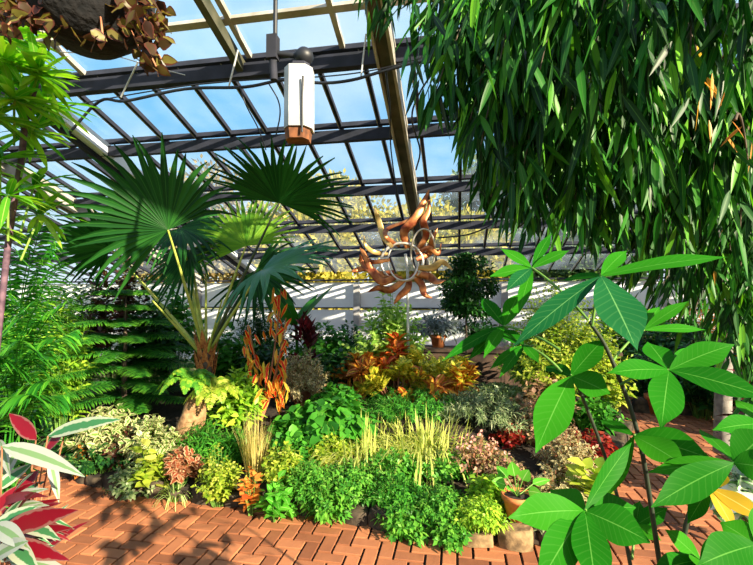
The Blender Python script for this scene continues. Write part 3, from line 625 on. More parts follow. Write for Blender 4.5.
fern('bird_nest_fern', 'green fern with long arching fronds left of the tan boulder', 'fern', 192, 356, 36, 4.12, 13, M['limegreen'], 32, pl=.075, pw=.045, npin=18, zb=.74)
fern('yellow_fern', 'yellow-green fern at the foot of the fan palm, above the boulder', 'fern', 216, 366, 30, 4.05, 14, M['yellowgreen'], 33, pl=.075, pw=.03, npin=20, zb=.66)
plant('lime_shrub', 'lime-green shrub between the boulder and the red hanging croton', 'shrub', 236, 368, 26, 4.3, 60, 14, .09, .03, M['lime'], seed=34, u0=.4)
# boulder
r = rng(90); B = base_pt(194, 4.0); c = at(190, 424, 4.0); V = []; n = 18; m = 12
for i in range(m):
    th_ = math.pi*i/(m-1)
    for k in range(n):
        ph = 2*math.pi*k/n; v = np.array((math.sin(th_)*math.cos(ph), math.sin(th_)*math.sin(ph), math.cos(th_)))
        j = 1+.10*math.sin(3*v[0]+2*v[2]+1)+.08*math.sin(5*v[1]+3*v[2]); V.append(c+np.array((v[0]*.13, v[1]*.12, v[2]*.25))*j+np.array((v[2]*.09, 0, 0)))
tag(MB().raw(V, [(i*n+k, (i+1)*n+k, (i+1)*n+(k+1) % n, i*n+(k+1) % n) for i in range(m-1) for k in range(n)]).build('boulder', M['rock']), 'smooth tan upright boulder under the yellow-green fern', 'rock')
# front row, left to right
plant('cream_shrub', 'cream and green variegated shrub at the left end of the bed', 'shrub', 112, 406, 32, 4.1, 80, 12, .075, .045, M['cream'], 'ovate', seed=41, u0=.45, dome=.5)
plant('cream_shrub', 'paler cream-leaved shrub just left of the boulder', 'shrub', 150, 412, 24, 3.95, 50, 12, .06, .035, M['cream'], 'ovate', seed=42, u0=.4)
plant('dark_ground_plant', 'low dark green small-leaved plant at the left corner of the bed', 'plant', 104, 440, 34, 3.85, 70, 18, .035, .022, M['darkgreen'], 'ovate', seed=43, u0=.3, rows=2)
plant('dark_ground_plant', 'low dark trailing plant with cream flecks by the brick path, left of the striped tuft', 'plant', 140, 455, 24, 3.72, 60, 18, .035, .02, M['greygreen'], 'ovate', seed=44, u0=.3, rows=2)
plant('orange_plant', 'small orange-leaved plant in front of the cream shrub', 'plant', 89, 435, 9, 3.9, 9, 8, .09, .05, M['orangeleaf'], 'ovate', seed=45)
plant('yellow_plant', 'yellow and orange leaved plant in front of the boulder', 'plant', 153, 444, 14, 3.68, 12, 7, .10, .06, M['yellowgreen'], 'ovate', seed=46, u0=.4)
plant('red_plant', 'low plant with rusty red leaves below the boulder', 'plant', 184, 446, 17, 3.7, 34, 10, .06, .035, M['rusty'], 'ovate', seed=47, u0=.3)
plant('dark_ground_plant', 'green grassy plant between the boulder and the straw-coloured tuft', 'plant', 208, 418, 24, 3.9, 80, 10, .10, .012, M['green'], 'blade', seed=48, u0=.3, droop=.5)
tuft('spider_plant', 'low tuft of green and cream striped leaves at the path edge under the boulder', 'plant', 178, 462, 30, 3.52, 60, .017, M['spider'], seed=49, arch=1.5, spread=1.1)
plant('lime_ground_plant', 'bright lime small-leaved plant left of the straw-coloured tuft', 'plant', 222, 444, 22, 3.55, 70, 16, .032, .02, M['yellowgreen'], 'ovate', seed=51, u0=.2, rows=2)
tuft('straw_tuft', 'upright tuft of straw-yellow stems with a reddish foot at the front of the bed', 'grass', 256, 412, 26, 3.62, 170, .006, M['drygrass'], seed=52, arch=.5, spread=.9, root=.07, rows=5)
plant('red_plant', 'small rust-red rosette at the foot of the straw tuft', 'plant', 253, 462, 10, 3.38, 10, 6, .07, .035, M['orangeleaf'], 'ovate', seed=53)
plant('lime_ground_plant', 'yellow-green mound right of the straw-coloured tuft', 'plant', 284, 440, 22, 3.6, 80, 14, .038, .022, M['yellowgreen'], 'ovate', seed=54, u0=.3, rows=2)
plant('broad_green_plant', 'small broad-leaved green plant by the edging under the yellow-green mound', 'plant', 276, 474, 15, 3.3, 12, 6, .08, .045, M['bright'], 'ovate', seed=55)
plant('broad_green_plant', 'glossy broad-leaved green plant in front of the round olive bush', 'plant', 330, 396, 38, 4.15, 60, 10, .10, .075, M['green'], 'ovate', seed=56, u0=.4, droop=.4)
plant('broad_green_plant', 'green broad-leaved plant right below the red hanging croton', 'plant', 292, 412, 22, 4.0, 36, 9, .09, .06, M['green'], 'ovate', seed=57, u0=.4)
for i, (px, yt, hw, d, mt, lb) in enumerate((
        (310, 458, 28, 3.5, 'fern', 'feathery green mound right of the yellow-green mound at the bed front'),
        (352, 458, 34, 3.5, 'fern', 'feathery green mound at the middle of the bed front, right of the fallen leaf'),
        (398, 474, 32, 3.35, 'green', 'darker feathery green mound spilling over the edging in the middle'),
        (440, 484, 28, 3.2, 'fern', 'feathery green mound left of the pink-flowered stems, spilling over the edging'),
        (478, 492, 24, 3.05, 'lime', 'trailing yellow-green plant hanging over the edging left of the terracotta pot'))):
    plant('feathery_mound', lb, 'plant', px, yt, hw, d, 150, 20, .034, .013, M[mt], 'lance', seed=60+i, u0=.25, droop=.4, dome=.55, rows=2, base_r=.2, up=.1, group='feathery mounds along the bed front')
for i, (px, yt, hw, d, lb) in enumerate(((366, 412, 40, 3.9, 'striped grass clump in front of the crotons, left of two'), (426, 410, 44, 3.85, 'striped grass clump in front of the crotons, right of two'))):
    tuft('striped_grass', lb, 'grass', px, yt, hw, d, 420, .018, M['grassvar'], seed=70+i, arch=1.5, spread=1.4, root=.4, group='striped grass clumps')
plant('fine_grey_shrub', 'fine-leaved dark green shrub directly below the orange crotons', 'shrub', 412, 388, 48, 4.5, 150, 16, .06, .010, M['green'], 'blade', seed=80, u0=.4, droop=.4, base_r=.5)
plant('fine_grey_shrub', 'fine grey-green shrub right below the yellow croton', 'shrub', 480, 388, 46, 4.3, 170, 18, .05, .010, M['greygreen'], 'blade', seed=81, u0=.4, droop=.3, base_r=.5, stem=M['stem_dark'])
t = plant('pink_kalanchoe', 'reddish bare stems topped with small pink flowers left of the terracotta pot', 'plant', 476, 434, 28, 3.5, 60, 7, .035, .02, M['pinkred'], 'ovate', seed=82, u0=.75, stem=M['stem_red'], stemr=.006, base_r=.5, rows=2)
B = base_pt(476, 3.5); r = rng(83); mb = MB(); n = 60; P = B+np.stack([r.uniform(-.24, .24, n), r.uniform(-.2, .2, n), np.zeros(n)], 1); P[:, 2] = top_z(434, 3.5)-.08*r.random(n)-.25*((P[:, 0]-B[0])/.24)**2*.5
mb.leaves(P, r.normal(size=(n, 3))+[0, 0, .5], r.normal(size=(n, 3)), .03, .025, 'ovate', rows=2); mb.build('flower_heads', M['pinkflower'], t)
plant('pink_mound', 'pinkish-cream speckled mound right of the fine grey-green shrub', 'shrub', 533, 398, 34, 4.2, 130, 18, .04, .02, M['pinkred'], 'ovate', seed=84, u0=.4, stem=M['stem_red'], rows=2)
plant('pink_mound', 'cream and pink twiggy mound behind the small yellow-green leaves at the bed corner', 'shrub', 566, 426, 28, 3.7, 110, 18, .035, .018, M['creamgrey'], 'ovate', seed=85, u0=.3, stem=M['stem_red'], rows=2)
plant('red_coleus', 'low crimson-leaved plant between the pink mounds and the path', 'plant', 590, 428, 22, 4.0, 60, 10, .055, .03, M['redleaf'], 'ovate', seed=86, u0=.3)
plant('red_coleus', 'small dark crimson plant deep between the pink-flowered stems and speckled mound', 'plant', 508, 424, 14, 3.95, 30, 9, .05, .03, M['redleaf'], 'ovate', seed=87, u0=.3)
plant('yellow_plant', 'small plant with big yellow-green leaves at the right corner of the bed', 'plant', 584, 452, 17, 3.25, 9, 6, .12, .065, M['yellowgreen'], 'ovate', seed=88, u0=.5)
plant('ground_filler', 'low olive and straw coloured ground plant under the pink mound by the path', 'plant', 552, 466, 26, 3.3, 60, 14, .035, .02, M['creamgrey'], 'ovate', seed=89, u0=.2, rows=2, stem=M['stem_red'])
# terracotta pot with big round leaves
PB = np.array((*flat(515, 2.98), .13)); 
tpot = pot(PB, .098, .16, M['terracotta'], label='terracotta pot at the front edge of the bed, beside the path'); tpot['_o'] = list(PB)
t = thing('potted_hosta', 'bright green plant with big rounded leaves growing in the front terracotta pot', 'plant', PB+np.array((0, 0, .14)))
r = rng(95); mb = MB(); sb = MB()
for (tx, ty, td, wd) in ((512, 462, 2.95, .085), (494, 480, 2.9, .08), (528, 470, 2.95, .085), (540, 492, 2.85, .07), (498, 466, 3.05, .075), (519, 478, 2.8, .08), (548, 478, 3.1, .06), (508, 488, 2.8, .06)):
    c0 = PB+np.array((0, 0, .14)); tip = at(tx, ty, td); m0 = c0*.5+tip*.5+np.array((0, 0, .02)); sb.tube(curve3(c0, m0), .004*np.ones(9), 5)
    mb.leaves([m0], [tip-m0], [(-.1, -.7, .7)], np.linalg.norm(tip-m0)*1.15, wd, 'ovate', .1, .12, None, 7)
mb.build('leaves', M['bright'], t); sb.build('stems', M['stem_green'], t)
# croton group
for i, (px, yt, hw, d, mt, ns, lb) in enumerate((
        (362, 346, 22, 5.1, 'croton', 12, 'leftmost orange-red croton, dark and rusty leaved'),
        (394, 336, 20, 5.2, 'croton_r', 10, 'croton with a red and orange crown at the top middle of the group'),
        (396, 362, 30, 4.85, 'croton_y', 16, 'pale yellow striped croton at the front middle of the group'),
        (425, 350, 22, 5.1, 'croton_y', 12, 'yellow croton between the pale striped one and the brightest one at the right'),
        (452, 352, 20, 5.0, 'croton_y', 10, 'bright yellow croton at the right of the group'),
        (462, 366, 16, 4.85, 'croton', 8, 'small rusty croton at the lower right of the group'),
        (424, 372, 22, 4.75, 'croton', 10, 'low rusty croton at the front of the group above the fine-leaved shrub'))):
    plant('croton', lb, 'croton', px, yt, hw, d, ns, 15, .17, .056, M[mt], 'obov', seed=100+i, u0=.6, fwd=.75, droop=.25, group='crotons', stem=M['stem_red'], stemr=.008, base_r=.3, dome=.6, rows=5, fold=.25)
plant('pale_shrub', 'airy light green small tree with pale leaves below the copper sun', 'shrub', 390, 288, 36, 5.6, 130, 16, .085, .04, M['limepale'], seed=110, u0=.4, dome=.5, base_r=.15)
plant('back_shrub', 'dark shrub with small leaves against the white wall left of the pale tree', 'shrub', 350, 320, 20, 6.4, 60, 14, .07, .035, M['darkgreen'], 'ovate', seed=111, u0=.4)
# right side: big yellow-green bush and plants at the back
plant('yellow_bush', 'large fine yellow-green bush behind the foreground leaves', 'bush', 556, 276, 52, 5.3, 230, 26, .06, .026, M['yellowgreen'], 'ovate', seed=120, u0=.3, dome=.5, base_r=.2, rows=2)
for i, (px, yt, hw, d, mt, L, W_, lb) in enumerate((
        (672, 306, 40, 7.4, 'darkgreen', .12, .05, 'dark green shrub at the far end of the brick path, centre'),
        (726, 320, 34, 6.6, 'burgundy', .12, .05, 'dark burgundy shrub at the far end of the brick path, right'),
        (640, 322, 28, 7.9, 'green', .12, .03, 'mid green shrub at the far end of the path, behind the planter bench end'),
        (700, 290, 40, 7.9, 'orangeleaf', .07, .03, 'orange-flecked shrub near the back wall behind the willow-leaved branches'),
        (610, 300, 30, 8.1, 'lime', .12, .04, 'light green shrub near the back wall right of the yellow-green bush'),
        (752, 290, 26, 6.2, 'croton', .25, .05, 'tall striped plant at the right edge near the grey trunk'),
        (655, 345, 40, 6.5, 'darkgreen', .10, .03, 'low dark plant along the far edge of the brick path, left'),
        (715, 352, 44, 6.2, 'green', .14, .02, 'low fresh green plant along the far edge of the brick path, right'))):
    plant('back_plant', lb, 'shrub', px, yt, hw, d, 80, 15, L, W_, M[mt], 'lance', seed=130+i, u0=.3)
for i, (px, d, lb) in enumerate(((655, 6.1, 'terracotta pot at the far edge of the path under dark foliage'), (742, 5.0, 'terracotta pot half hidden at the right beyond the path'))):
    x, y = flat(px, d); pot(np.array((x, y, gz(x, y))), .15, .25, M['terracotta'], label=lb)
for i, (px, yt, hw, d, mt, L, W_, sh, lb) in enumerate((
        (744, 452, 20, 2.9, 'white_leaf', .12, .10, 'ovate', 'white-leaved plant at the right edge beside the path'),
        (762, 398, 30, 3.4, 'darkgreen', .14, .06, 'ovate', 'dark leafy plant at the right edge above the white-leaved one'),
        (776, 330, 26, 3.6, 'burgundy', .2, .06, 'lance', 'dark burgundy plant at the right edge below the hanging branches'))):
    plant('border_plant', lb, 'plant', px, yt, hw, d, 22, 9, L, W_, M[mt], sh, seed=150+i, u0=.4, zb=.1)
for i, (px, yt, hw, d, ns, per, L, W_, mt, sh, lb) in enumerate((
        (24, 300, 34, 4.6, 70, 14, .16, .03, 'green', 'lance', 'tall green leafy plant at the left behind the cane palm'),
        (-14, 250, 40, 5.4, 70, 14, .18, .035, 'lime', 'lance', 'tall light green plant at the far left edge behind the whorled plant'),
        (66, 300, 26, 4.6, 60, 14, .10, .03, 'lime', 'lance', 'light green plant between the cane palm and the pine'),
        (84, 262, 24, 6.6, 60, 14, .12, .05, 'darkgreen', 'ovate', 'dark shrub at the left back below the drooping palm leaf'),
        (150, 296, 26, 5.6, 60, 12, .12, .05, 'darkgreen', 'ovate', 'dark leafy shrub directly behind the pine top'),
        (230, 322, 26, 5.4, 60, 12, .11, .05, 'green', 'ovate', 'leafy green shrub behind the palm crown'),
        (262, 340, 26, 5.2, 60, 12, .10, .04, 'darkgreen', 'ovate', 'dark leafy shrub behind the red hanging croton'),
        (338, 352, 26, 5.3, 60, 12, .11, .05, 'darkgreen', 'ovate', 'dark shrub between the olive round bush and the crotons'),
        (338, 385, 22, 4.5, 50, 12, .08, .05, 'green', 'ovate', 'low green plant just left of the crotons'),
        (500, 388, 30, 5.4, 60, 14, .09, .03, 'greygreen', 'lance', 'grey-green plant in front of the dark planter bench'),
        (545, 372, 26, 4.9, 60, 14, .08, .04, 'pinkred', 'ovate', 'cream and pink plant in front of the right end of the bench'),
        (530, 330, 22, 6.2, 60, 14, .14, .05, 'green', 'lance', 'leafy green plant in front of the bench right of the silvery plant'),
        (604, 330, 26, 5.6, 60, 14, .08, .04, 'yellowgreen', 'ovate', 'yellow-green plant at the right foot of the large yellow bush'),
        (592, 396, 26, 5.0, 60, 14, .08, .03, 'green', 'lance', 'green plant at the path side below the yellow bush'),
        (700, 330, 30, 5.9, 70, 14, .12, .04, 'darkgreen', 'lance', 'dark plant beside the grey trunk at the far path edge'),
        (780, 300, 50, 5.2, 80, 14, .2, .05, 'darkgreen', 'lance', 'tall dark plant beyond the right edge of the path'),
        (640, 300, 26, 8.5, 60, 14, .14, .04, 'yellowgreen', 'lance', 'yellowish plant against the back wall right of the yellow bush'))):
    plant('leafy_plant', lb, 'plant', px, yt, hw, d, ns, per, L, W_, M[mt], sh, seed=300+i, u0=.25)
for i, (px, yt, hw, d, ns, L, W_, mt, sh, lb) in enumerate((
        (330, 430, 24, 3.85, 60, .05, .03, 'yellowgreen', 'ovate', 'yellow-tipped small-leaved plant above the feathery mounds, left'),
        (392, 448, 30, 3.6, 80, .05, .02, 'fern', 'lance', 'feathery green plant below the left striped grass clump'),
        (448, 452, 24, 3.6, 60, .05, .02, 'fern', 'lance', 'feathery green plant between striped grass and pink-flowered stems'),
        (300, 436, 20, 3.8, 50, .05, .03, 'green', 'ovate', 'small green plant under the broad-leaved plant'),
        (240, 430, 20, 3.9, 50, .07, .015, 'green', 'blade', 'green grassy plant behind the straw tuft'),
        (406, 500, 28, 3.12, 70, .045, .018, 'fern', 'lance', 'low feathery plant trailing over the edging in the middle'),
        (330, 470, 26, 3.32, 70, .045, .018, 'fern', 'lance', 'low feathery plant trailing over the edging left of the middle'),
        (450, 510, 24, 3.02, 70, .04, .02, 'fern', 'lance', 'low feathery plant trailing over the edging left of the yellow-green trailer'),
        (504, 452, 22, 3.4, 60, .045, .02, 'pinkred', 'ovate', 'pinkish twiggy plant behind the front terracotta pot'),
        (486, 470, 18, 3.2, 50, .045, .03, 'lime', 'ovate', 'small lime-leaved plant just left of the front terracotta pot'),
        (540, 500, 20, 3.05, 50, .04, .02, 'greygreen', 'ovate', 'low creeping plant right of the front terracotta pot'),
        (566, 480, 20, 3.25, 50, .05, .03, 'creamgrey', 'ovate', 'low olive creeping plant at the right front corner of the bed'),
        (168, 430, 20, 3.85, 50, .07, .04, 'cream', 'ovate', 'small cream-edged plant tucked under the left side of the boulder'),
        (128, 428, 22, 3.95, 50, .06, .03, 'ruddy', 'ovate', 'dark ruddy small-leaved plant among the cream shrubs'),
        (80, 420, 18, 4.3, 40, .09, .04, 'green', 'lance', 'green plant at the left end of the bed behind the orange-leaved one'))):
    plant('ground_plant', lb, 'plant', px, yt, hw, d, ns, 16, L, W_, M[mt], sh, seed=330+i, u0=.25, rows=2, base_r=.25, dome=.5, up=.15)
# ------------------------------------------------------------------ copper sun sculpture
SC = at(402, 262, 5.3); fx = nrm(np.array((math.cos(YAW), math.sin(YAW), 0))); fz = np.array((0, 0, 1.)); fy = np.cross(fz, fx)
ss_ = thing('sun_sculpture', 'copper sun with flame rays around a silver ring, in front of the white wall', 'sculpture', (SC[0], SC[1], gz(SC[0], SC[1])))
k_ = 5.3/F
def ring(cx, cy_, rx_, ry_, rad, n=36, tilt=0):
    return [SC+fx*(cx*k_+rx_*k_*math.cos(t))+fz*(cy_*k_+ry_*k_*math.sin(t))+fy*tilt*math.sin(t) for t in np.linspace(0, 2*math.pi, n)]
MB().tube(ring(0, 0, 21, 19, .1), .017, 8).build('ring', M['silver'], ss_); MB().tube(ring(1, 1, 15, 20, .1, tilt=.15), .010, 8).build('ring', M['silver'], ss_)
MB().tube(ring(21, 10, 12, 22, .1, tilt=-.1), .011, 8).build('ring', M['silver'], ss_)
fl_ = [  # root angle (deg), list of offsets px from centre, width
    (95, [(6, 14), (2, 30), (14, 44), (22, 60), (28, 74)], 8, 'copper'), (80, [(14, 10), (24, 26), (21, 40), (26, 50), (27, 62)], 6, 'copper'),
    (110, [(-2, 16), (-16, 24), (-14, 34), (2, 40), (10, 46)], 4, 'copper'), (120, [(-10, 14), (-18, 24), (-22, 38), (-26, 50), (-28, 55)], 5, 'gold'),
    (150, [(-14, 8), (-28, 10), (-36, 16), (-38, 26)], 4, 'gold'), (170, [(-12, 2), (-30, 0), (-38, 6), (-44, 2)], 4, 'copper'),
    (200, [(-8, -10), (-24, -12), (-34, -6), (-46, -8), (-50, -10)], 6, 'copper'), (215, [(-4, -14), (-20, -20), (-30, -10), (-40, 0), (-42, 8)], 7, 'copper'),
    (240, [(2, -18), (-12, -28), (-24, -26), (-34, -30)], 6, 'copper'), (265, [(8, -14), (6, -26), (-2, -34), (-8, -42)], 6, 'copper'),
    (290, [(10, -12), (20, -22), (22, -32), (30, -36)], 6, 'copper'), (320, [(12, -12), (28, -14), (34, -20), (44, -18)], 7, 'copper'),
    (350, [(14, -6), (30, -6), (40, 0), (50, -8)], 6, 'gold'), (15, [(14, 2), (28, 10), (30, 22), (36, 34)], 6, 'copper'),
    (40, [(14, 8), (26, 14), (36, 8), (40, 20)], 4, 'copper'), (230, [(0, -16), (-26, -14), (-38, 8), (-42, 14)], 5, 'copper')]
def spline(P, n=12):
    P = np.array(P, float); P = np.vstack([2*P[0]-P[1], P, 2*P[-1]-P[-2]]); out = []
    for i in range(1, len(P)-2):
        for t in np.linspace(0, 1, n, endpoint=False):
            a, b_, c_, d_ = P[i-1:i+3]; out.append(.5*((2*b_)+(-a+c_)*t+(2*a-5*b_+4*c_-d_)*t*t+(-a+3*b_-3*c_+d_)*t**3))
    out.append(P[-2]); return np.array(out)
r = rng(200)
for (a, pts, wd, mt) in fl_:
    q = spline([SC+fx*p[0]*k_+fz*p[1]*k_+fy*(r.normal()*.05) for p in pts], 5); n = len(q)
    wv = wd*.58*k_*np.sin(np.pi*(.18+.80*np.linspace(0, 1, n)))**.9+.002
    MB().tube(q, wv, 8, flat=.22, nh=-fy).build('flame', M[mt], ss_)
MB().tube([(SC[0]+.06, SC[1]+.1, gz(SC[0], SC[1])), (SC[0]+.06, SC[1]+.1, 1.2), SC+np.array((.06, .08, -.15)), SC+np.array((.04, .02, .1))], .018, 8).build('pole', M['galv'], ss_)
# ------------------------------------------------------------------ hanging heater / control box and wiring
d = 2.6; hb = thing('hanging_fixture', 'white weathered box with a rusty bottom hanging from a dark pipe under the roof', 'fixture', at(290, 60, d))
p0 = at(275, 62, d); p1 = p0.copy(); p1[2] = roofz(p0[1])-.05
MB().tube([p1, p0], .013, 10).build('pipe', M['cable'], hb)
MB().box(at(273, 48, d), (.06, .06, .14)).build('junction_box', M['steel'], hb, smooth=False)
MB().tube([at(273, 60, d), at(274, 80, d)], .022, 10).build('pipe_fitting', M['steel'], hb)
MB().tube([at(273, 53, d), at(290, 55, d), at(304, 57, d)], .017, 10).build('arm', M['cable'], hb)
cb = at(304, 57, d); MB().lathe(cb-np.array((0, 0, .055)), [(.001, 0), (.03, .008), (.052, .035), (.058, .055), (.052, .078), (.03, .102), (.001, .11)], 16).build('ball_joint', M['cable'], hb)
def hexbox(c, w_, dp, h, mat, name, taper=1.):
    V = []
    for z, s_ in ((-h/2, taper), (h/2, 1)):
        for (x, y) in ((-.5, -.18), (-.28, -.5), (.28, -.5), (.5, -.18), (.5, .4), (-.5, .4)): V.append(c+fx*x*w_*s_+fy*y*dp*s_+fz*z)
    b = MB().raw(V, [(k, (k+1) % 6, 6+(k+1) % 6, 6+k) for k in range(6)]); b.raw(V[6:], [(0, 1, 2, 3), (0, 3, 4, 5)]); b.raw(V[:6], [(3, 2, 1, 0), (5, 4, 3, 0)])
    return b.build(name, mat, hb, smooth=False)
hexbox(at(299, 100, d), .165, .15, .36, M['housing'], 'housing'); hexbox(at(298, 136, d), .15, .14, .06, M['rust'], 'rusty_rim', .9)
hexbox(at(300, 68, d), .12, .11, .03, M['steel'], 'cap')
MB().tube([at(303, 76, d-.09), at(302, 100, d-.085), at(302, 132, d-.085)], .006, 6).build('wire', M['cable'], hb)
def cable(pts, rad, label, name='cable', mat=None):
    q = spline([at(*p) for p in pts], 6); tag(MB().tube(q, rad, 6).build(name, mat or M['cable']), label, 'cable', 'cables under the roof')
cable([(70, 132, 4.3), (100, 101, 4.2), (126, 101, 4.2), (185, 89, 4.1), (245, 87, 4.0), (284, 80, 4.0), (322, 83, 4.0), (352, 80, 3.95), (384, 71, 3.9), (430, 60, 3.8), (470, 66, 3.8)], .014, 'thick black cable sagging under the first roof purlin')
cable([(40, 112, 4.2), (100, 100, 4.25), (185, 86, 4.15), (250, 80, 4.1), (330, 76, 4.05), (384, 68, 4.0), (440, 52, 3.9)], .006, 'thin cable strung just above the thick black cable')
cable([(60, 52, 3.2), (110, 55, 3.4), (150, 66, 3.6), (185, 75, 3.9)], .004, 'thin pale wire running from the hanging basket to the purlin', mat=M['galv'])
cable([(240, 86, 4.0), (246, 105, 4.0), (258, 128, 4.2), (266, 150, 4.4)], .006, 'short black cable dangling left of the hanging white box')
cable([(269, 84, 4.0), (278, 100, 4.0), (280, 115, 4.1), (276, 135, 4.3)], .007, 'wavy black cable dangling right beside the hanging white box')
cable([(386, 72, 3.9), (390, 110, 4.4), (391, 150, 5.0), (398, 200, 5.6)], .008, 'black cable running down the left side of the main rafter')
cable([(440, 62, 3.9), (418, 96, 4.4), (412, 120, 4.8), (420, 150, 5.2), (416, 170, 5.4)], .010, 'wavy black cable running down the right side of the main rafter')
cable([(438, 238, 6.6), (470, 234, 6.5), (495, 222, 6.3), (498, 210, 6.2)], .012, 'black cable sagging right of the copper sun')
for i, (a, b_) in enumerate((((138, 62, 3.95), (121, 97, 4.15)), ((238, 50, 3.95), (229, 86, 4.02)), ((366, 34, 3.9), (361, 76, 3.95)))):
    A1, B1 = at(*a), at(*b_); MB_ = MB(); MB_.tube([A1, B1], .008, 8); t = MB_.build('cable_hanger', M['galv'])
    tag(t, ['pale metal hanger rod left of three, below the hanging basket', 'pale metal hanger rod left of the hanging white box', 'pale metal hanger rod right of the hanging white box'][i], 'hanger', 'hanger rods')
# ------------------------------------------------------------------ hanging basket top-left
d = 1.45; BC = at(90, 4, d); hbk = thing('hanging_basket', 'dark round hanging basket at the top left under the roof', 'basket', BC)
MB().lathe(BC, [(.001, -.155), (.09, -.14), (.15, -.09), (.185, -.02), (.195, .06), (.18, .06), (.001, .05)], 24).build('bowl', M['coir'], hbk)
for k in range(3):
    a = k*2.1+.4; e_ = BC+np.array((math.cos(a)*.19, math.sin(a)*.19, .06)); MB().tube([e_, BC+np.array((0, 0, .55))], .0025, 5).build('wire', M['galv'], hbk)
MB().tube([BC+np.array((0, 0, .55)), np.array((BC[0], BC[1], roofz(BC[1])-.02))], .004, 5).build('hook', M['galv'], hbk)
bg_ = thing('trailing_begonia', 'brown and yellow-green leaved trailing plant spilling out of the hanging basket', 'plant', BC+np.array((0, 0, .06))); r = rng(210); mb = MB(); sb = MB()
for (cx, cy_, dd_, sx_, sy_, n) in ((138, 6, 1.38, 20, 18, 90), (156, 30, 1.40, 9, 14, 40), (148, 52, 1.42, 9, 12, 26), (158, 62, 1.45, 5, 6, 5), (20, 6, 1.42, 26, 14, 70), (8, 22, 1.4, 12, 10, 26), (46, 22, 1.42, 8, 8, 9), (60, 30, 1.44, 6, 4, 4), (96, 32, 1.4, 34, 6, 16), (62, 24, 1.4, 10, 8, 12), (40, 10, 1.4, 16, 12, 40)):
    P = np.array([at(cx+r.normal()*sx_*.6, cy_+r.normal()*sy_*.6, dd_+r.normal()*.07) for _ in range(n)])
    D = r.normal(size=(n, 3))*[.7, .7, .5]+np.array((0, 0, -.5)); mb.leaves(P, D, r.normal(size=(n, 3))+[0, -1., .4], .038+.014*r.random(n), .034, 'ovate', .1, .15, None, 5, .06)
    for q in range(3): sb.tube(curve3(BC+np.array((0, 0, .05)), P[q % n], (0, 0, .05)), .003*np.ones(9), 5)
mb.build('foliage', M['begonia'], bg_); sb.build('stems', M['stem_red'], bg_)
# ------------------------------------------------------------------ left tall whorled plant and cane palm
B = np.array((*flat(-20, 2.1), .2)); wt = thing('whorled_tree', 'tall plant at the left edge with whorls of long narrow leaves on a purple stem', 'plant', B); r = rng(220)
MB().tube(spline([B, at(2, 300, 2.0), at(10, 230, 2.0), at(21, 160, 1.95), at(26, 118, 1.9), at(36, 82, 1.85)], 5), .013, 8).build('stem', M['stem_purple'], wt)
for (cx, cy_, dd_, n, L) in ((38, 76, 1.8, 26, .20), (6, 62, 1.7, 22, .20), (-8, 34, 1.7, 16, .2), (14, 100, 1.75, 22, .19), (48, 104, 1.95, 18, .18), (-6, 118, 1.8, 20, .2), (22, 40, 1.9, 12, .16), (30, 132, 2.0, 14, .17), (0, 160, 1.9, 18, .20), (8, 196, 1.9, 16, .2), (34, 186, 2.1, 12, .2), (-10, 228, 2.0, 16, .2), (40, 215, 2.2, 16, .2)):
    c = at(cx, cy_, dd_); n = int(n*1.5); mb = MB(); a = r.random(n)*2*math.pi; el = r.normal(.1, .35, n)
    D = np.stack([np.cos(a)*np.cos(el), np.sin(a)*np.cos(el), np.sin(el)], 1)
    mb.leaves(c+D*.01, D, np.array((0, 0, 1.)), L*(.75+.4*r.random(n)), .030, 'strap', .22, .15, None, 6)
    mb.tube(curve3(c, at(min(21, cx), cy_+45, 1.95)), .005, 5); mb.build('leaf_whorl', M['whorl'], wt)
B = np.array((*flat(16, 2.7), .2)); r = rng(230); cp = thing('cane_palm', 'cane palm with arching feathery fronds at the left edge, below the whorled plant', 'palm', B)
for k, (tx, ty, td) in enumerate(((62, 262, 2.4), (70, 300, 2.4), (58, 336, 2.3), (40, 300, 2.1), (30, 250, 2.3), (20, 340, 2.0), (52, 380, 2.4), (-10, 280, 2.2), (60, 230, 2.8), (30, 395, 2.3), (76, 330, 2.9), (-20, 350, 2.1), (44, 220, 2.6), (5, 240, 2.1), (66, 395, 2.8))):
    tip = at(tx, ty, td); st = B+np.array((0, 0, max(.05, (tip[2]-.2)*.55))); mb = MB(); pts = spline([B+r.normal(size=3)*[.05, .05, 0], st, (st+tip)/2+np.array((0, 0, .14)), tip], 4)
    frond_mesh(mb, mb, pts, 24, .25, .021, r, droop=.75, ang=.55, shape='lance', u0=.42, rows=4, stemr=.007); mb.build('frond', M['cane'], cp)
plant('side_plant', 'dark undergrowth plant below the cane palm at the left edge', 'plant', 6, 372, 36, 3.2, 40, 12, .14, .03, M['darkgreen'], seed=160, u0=.3, zb=.2)
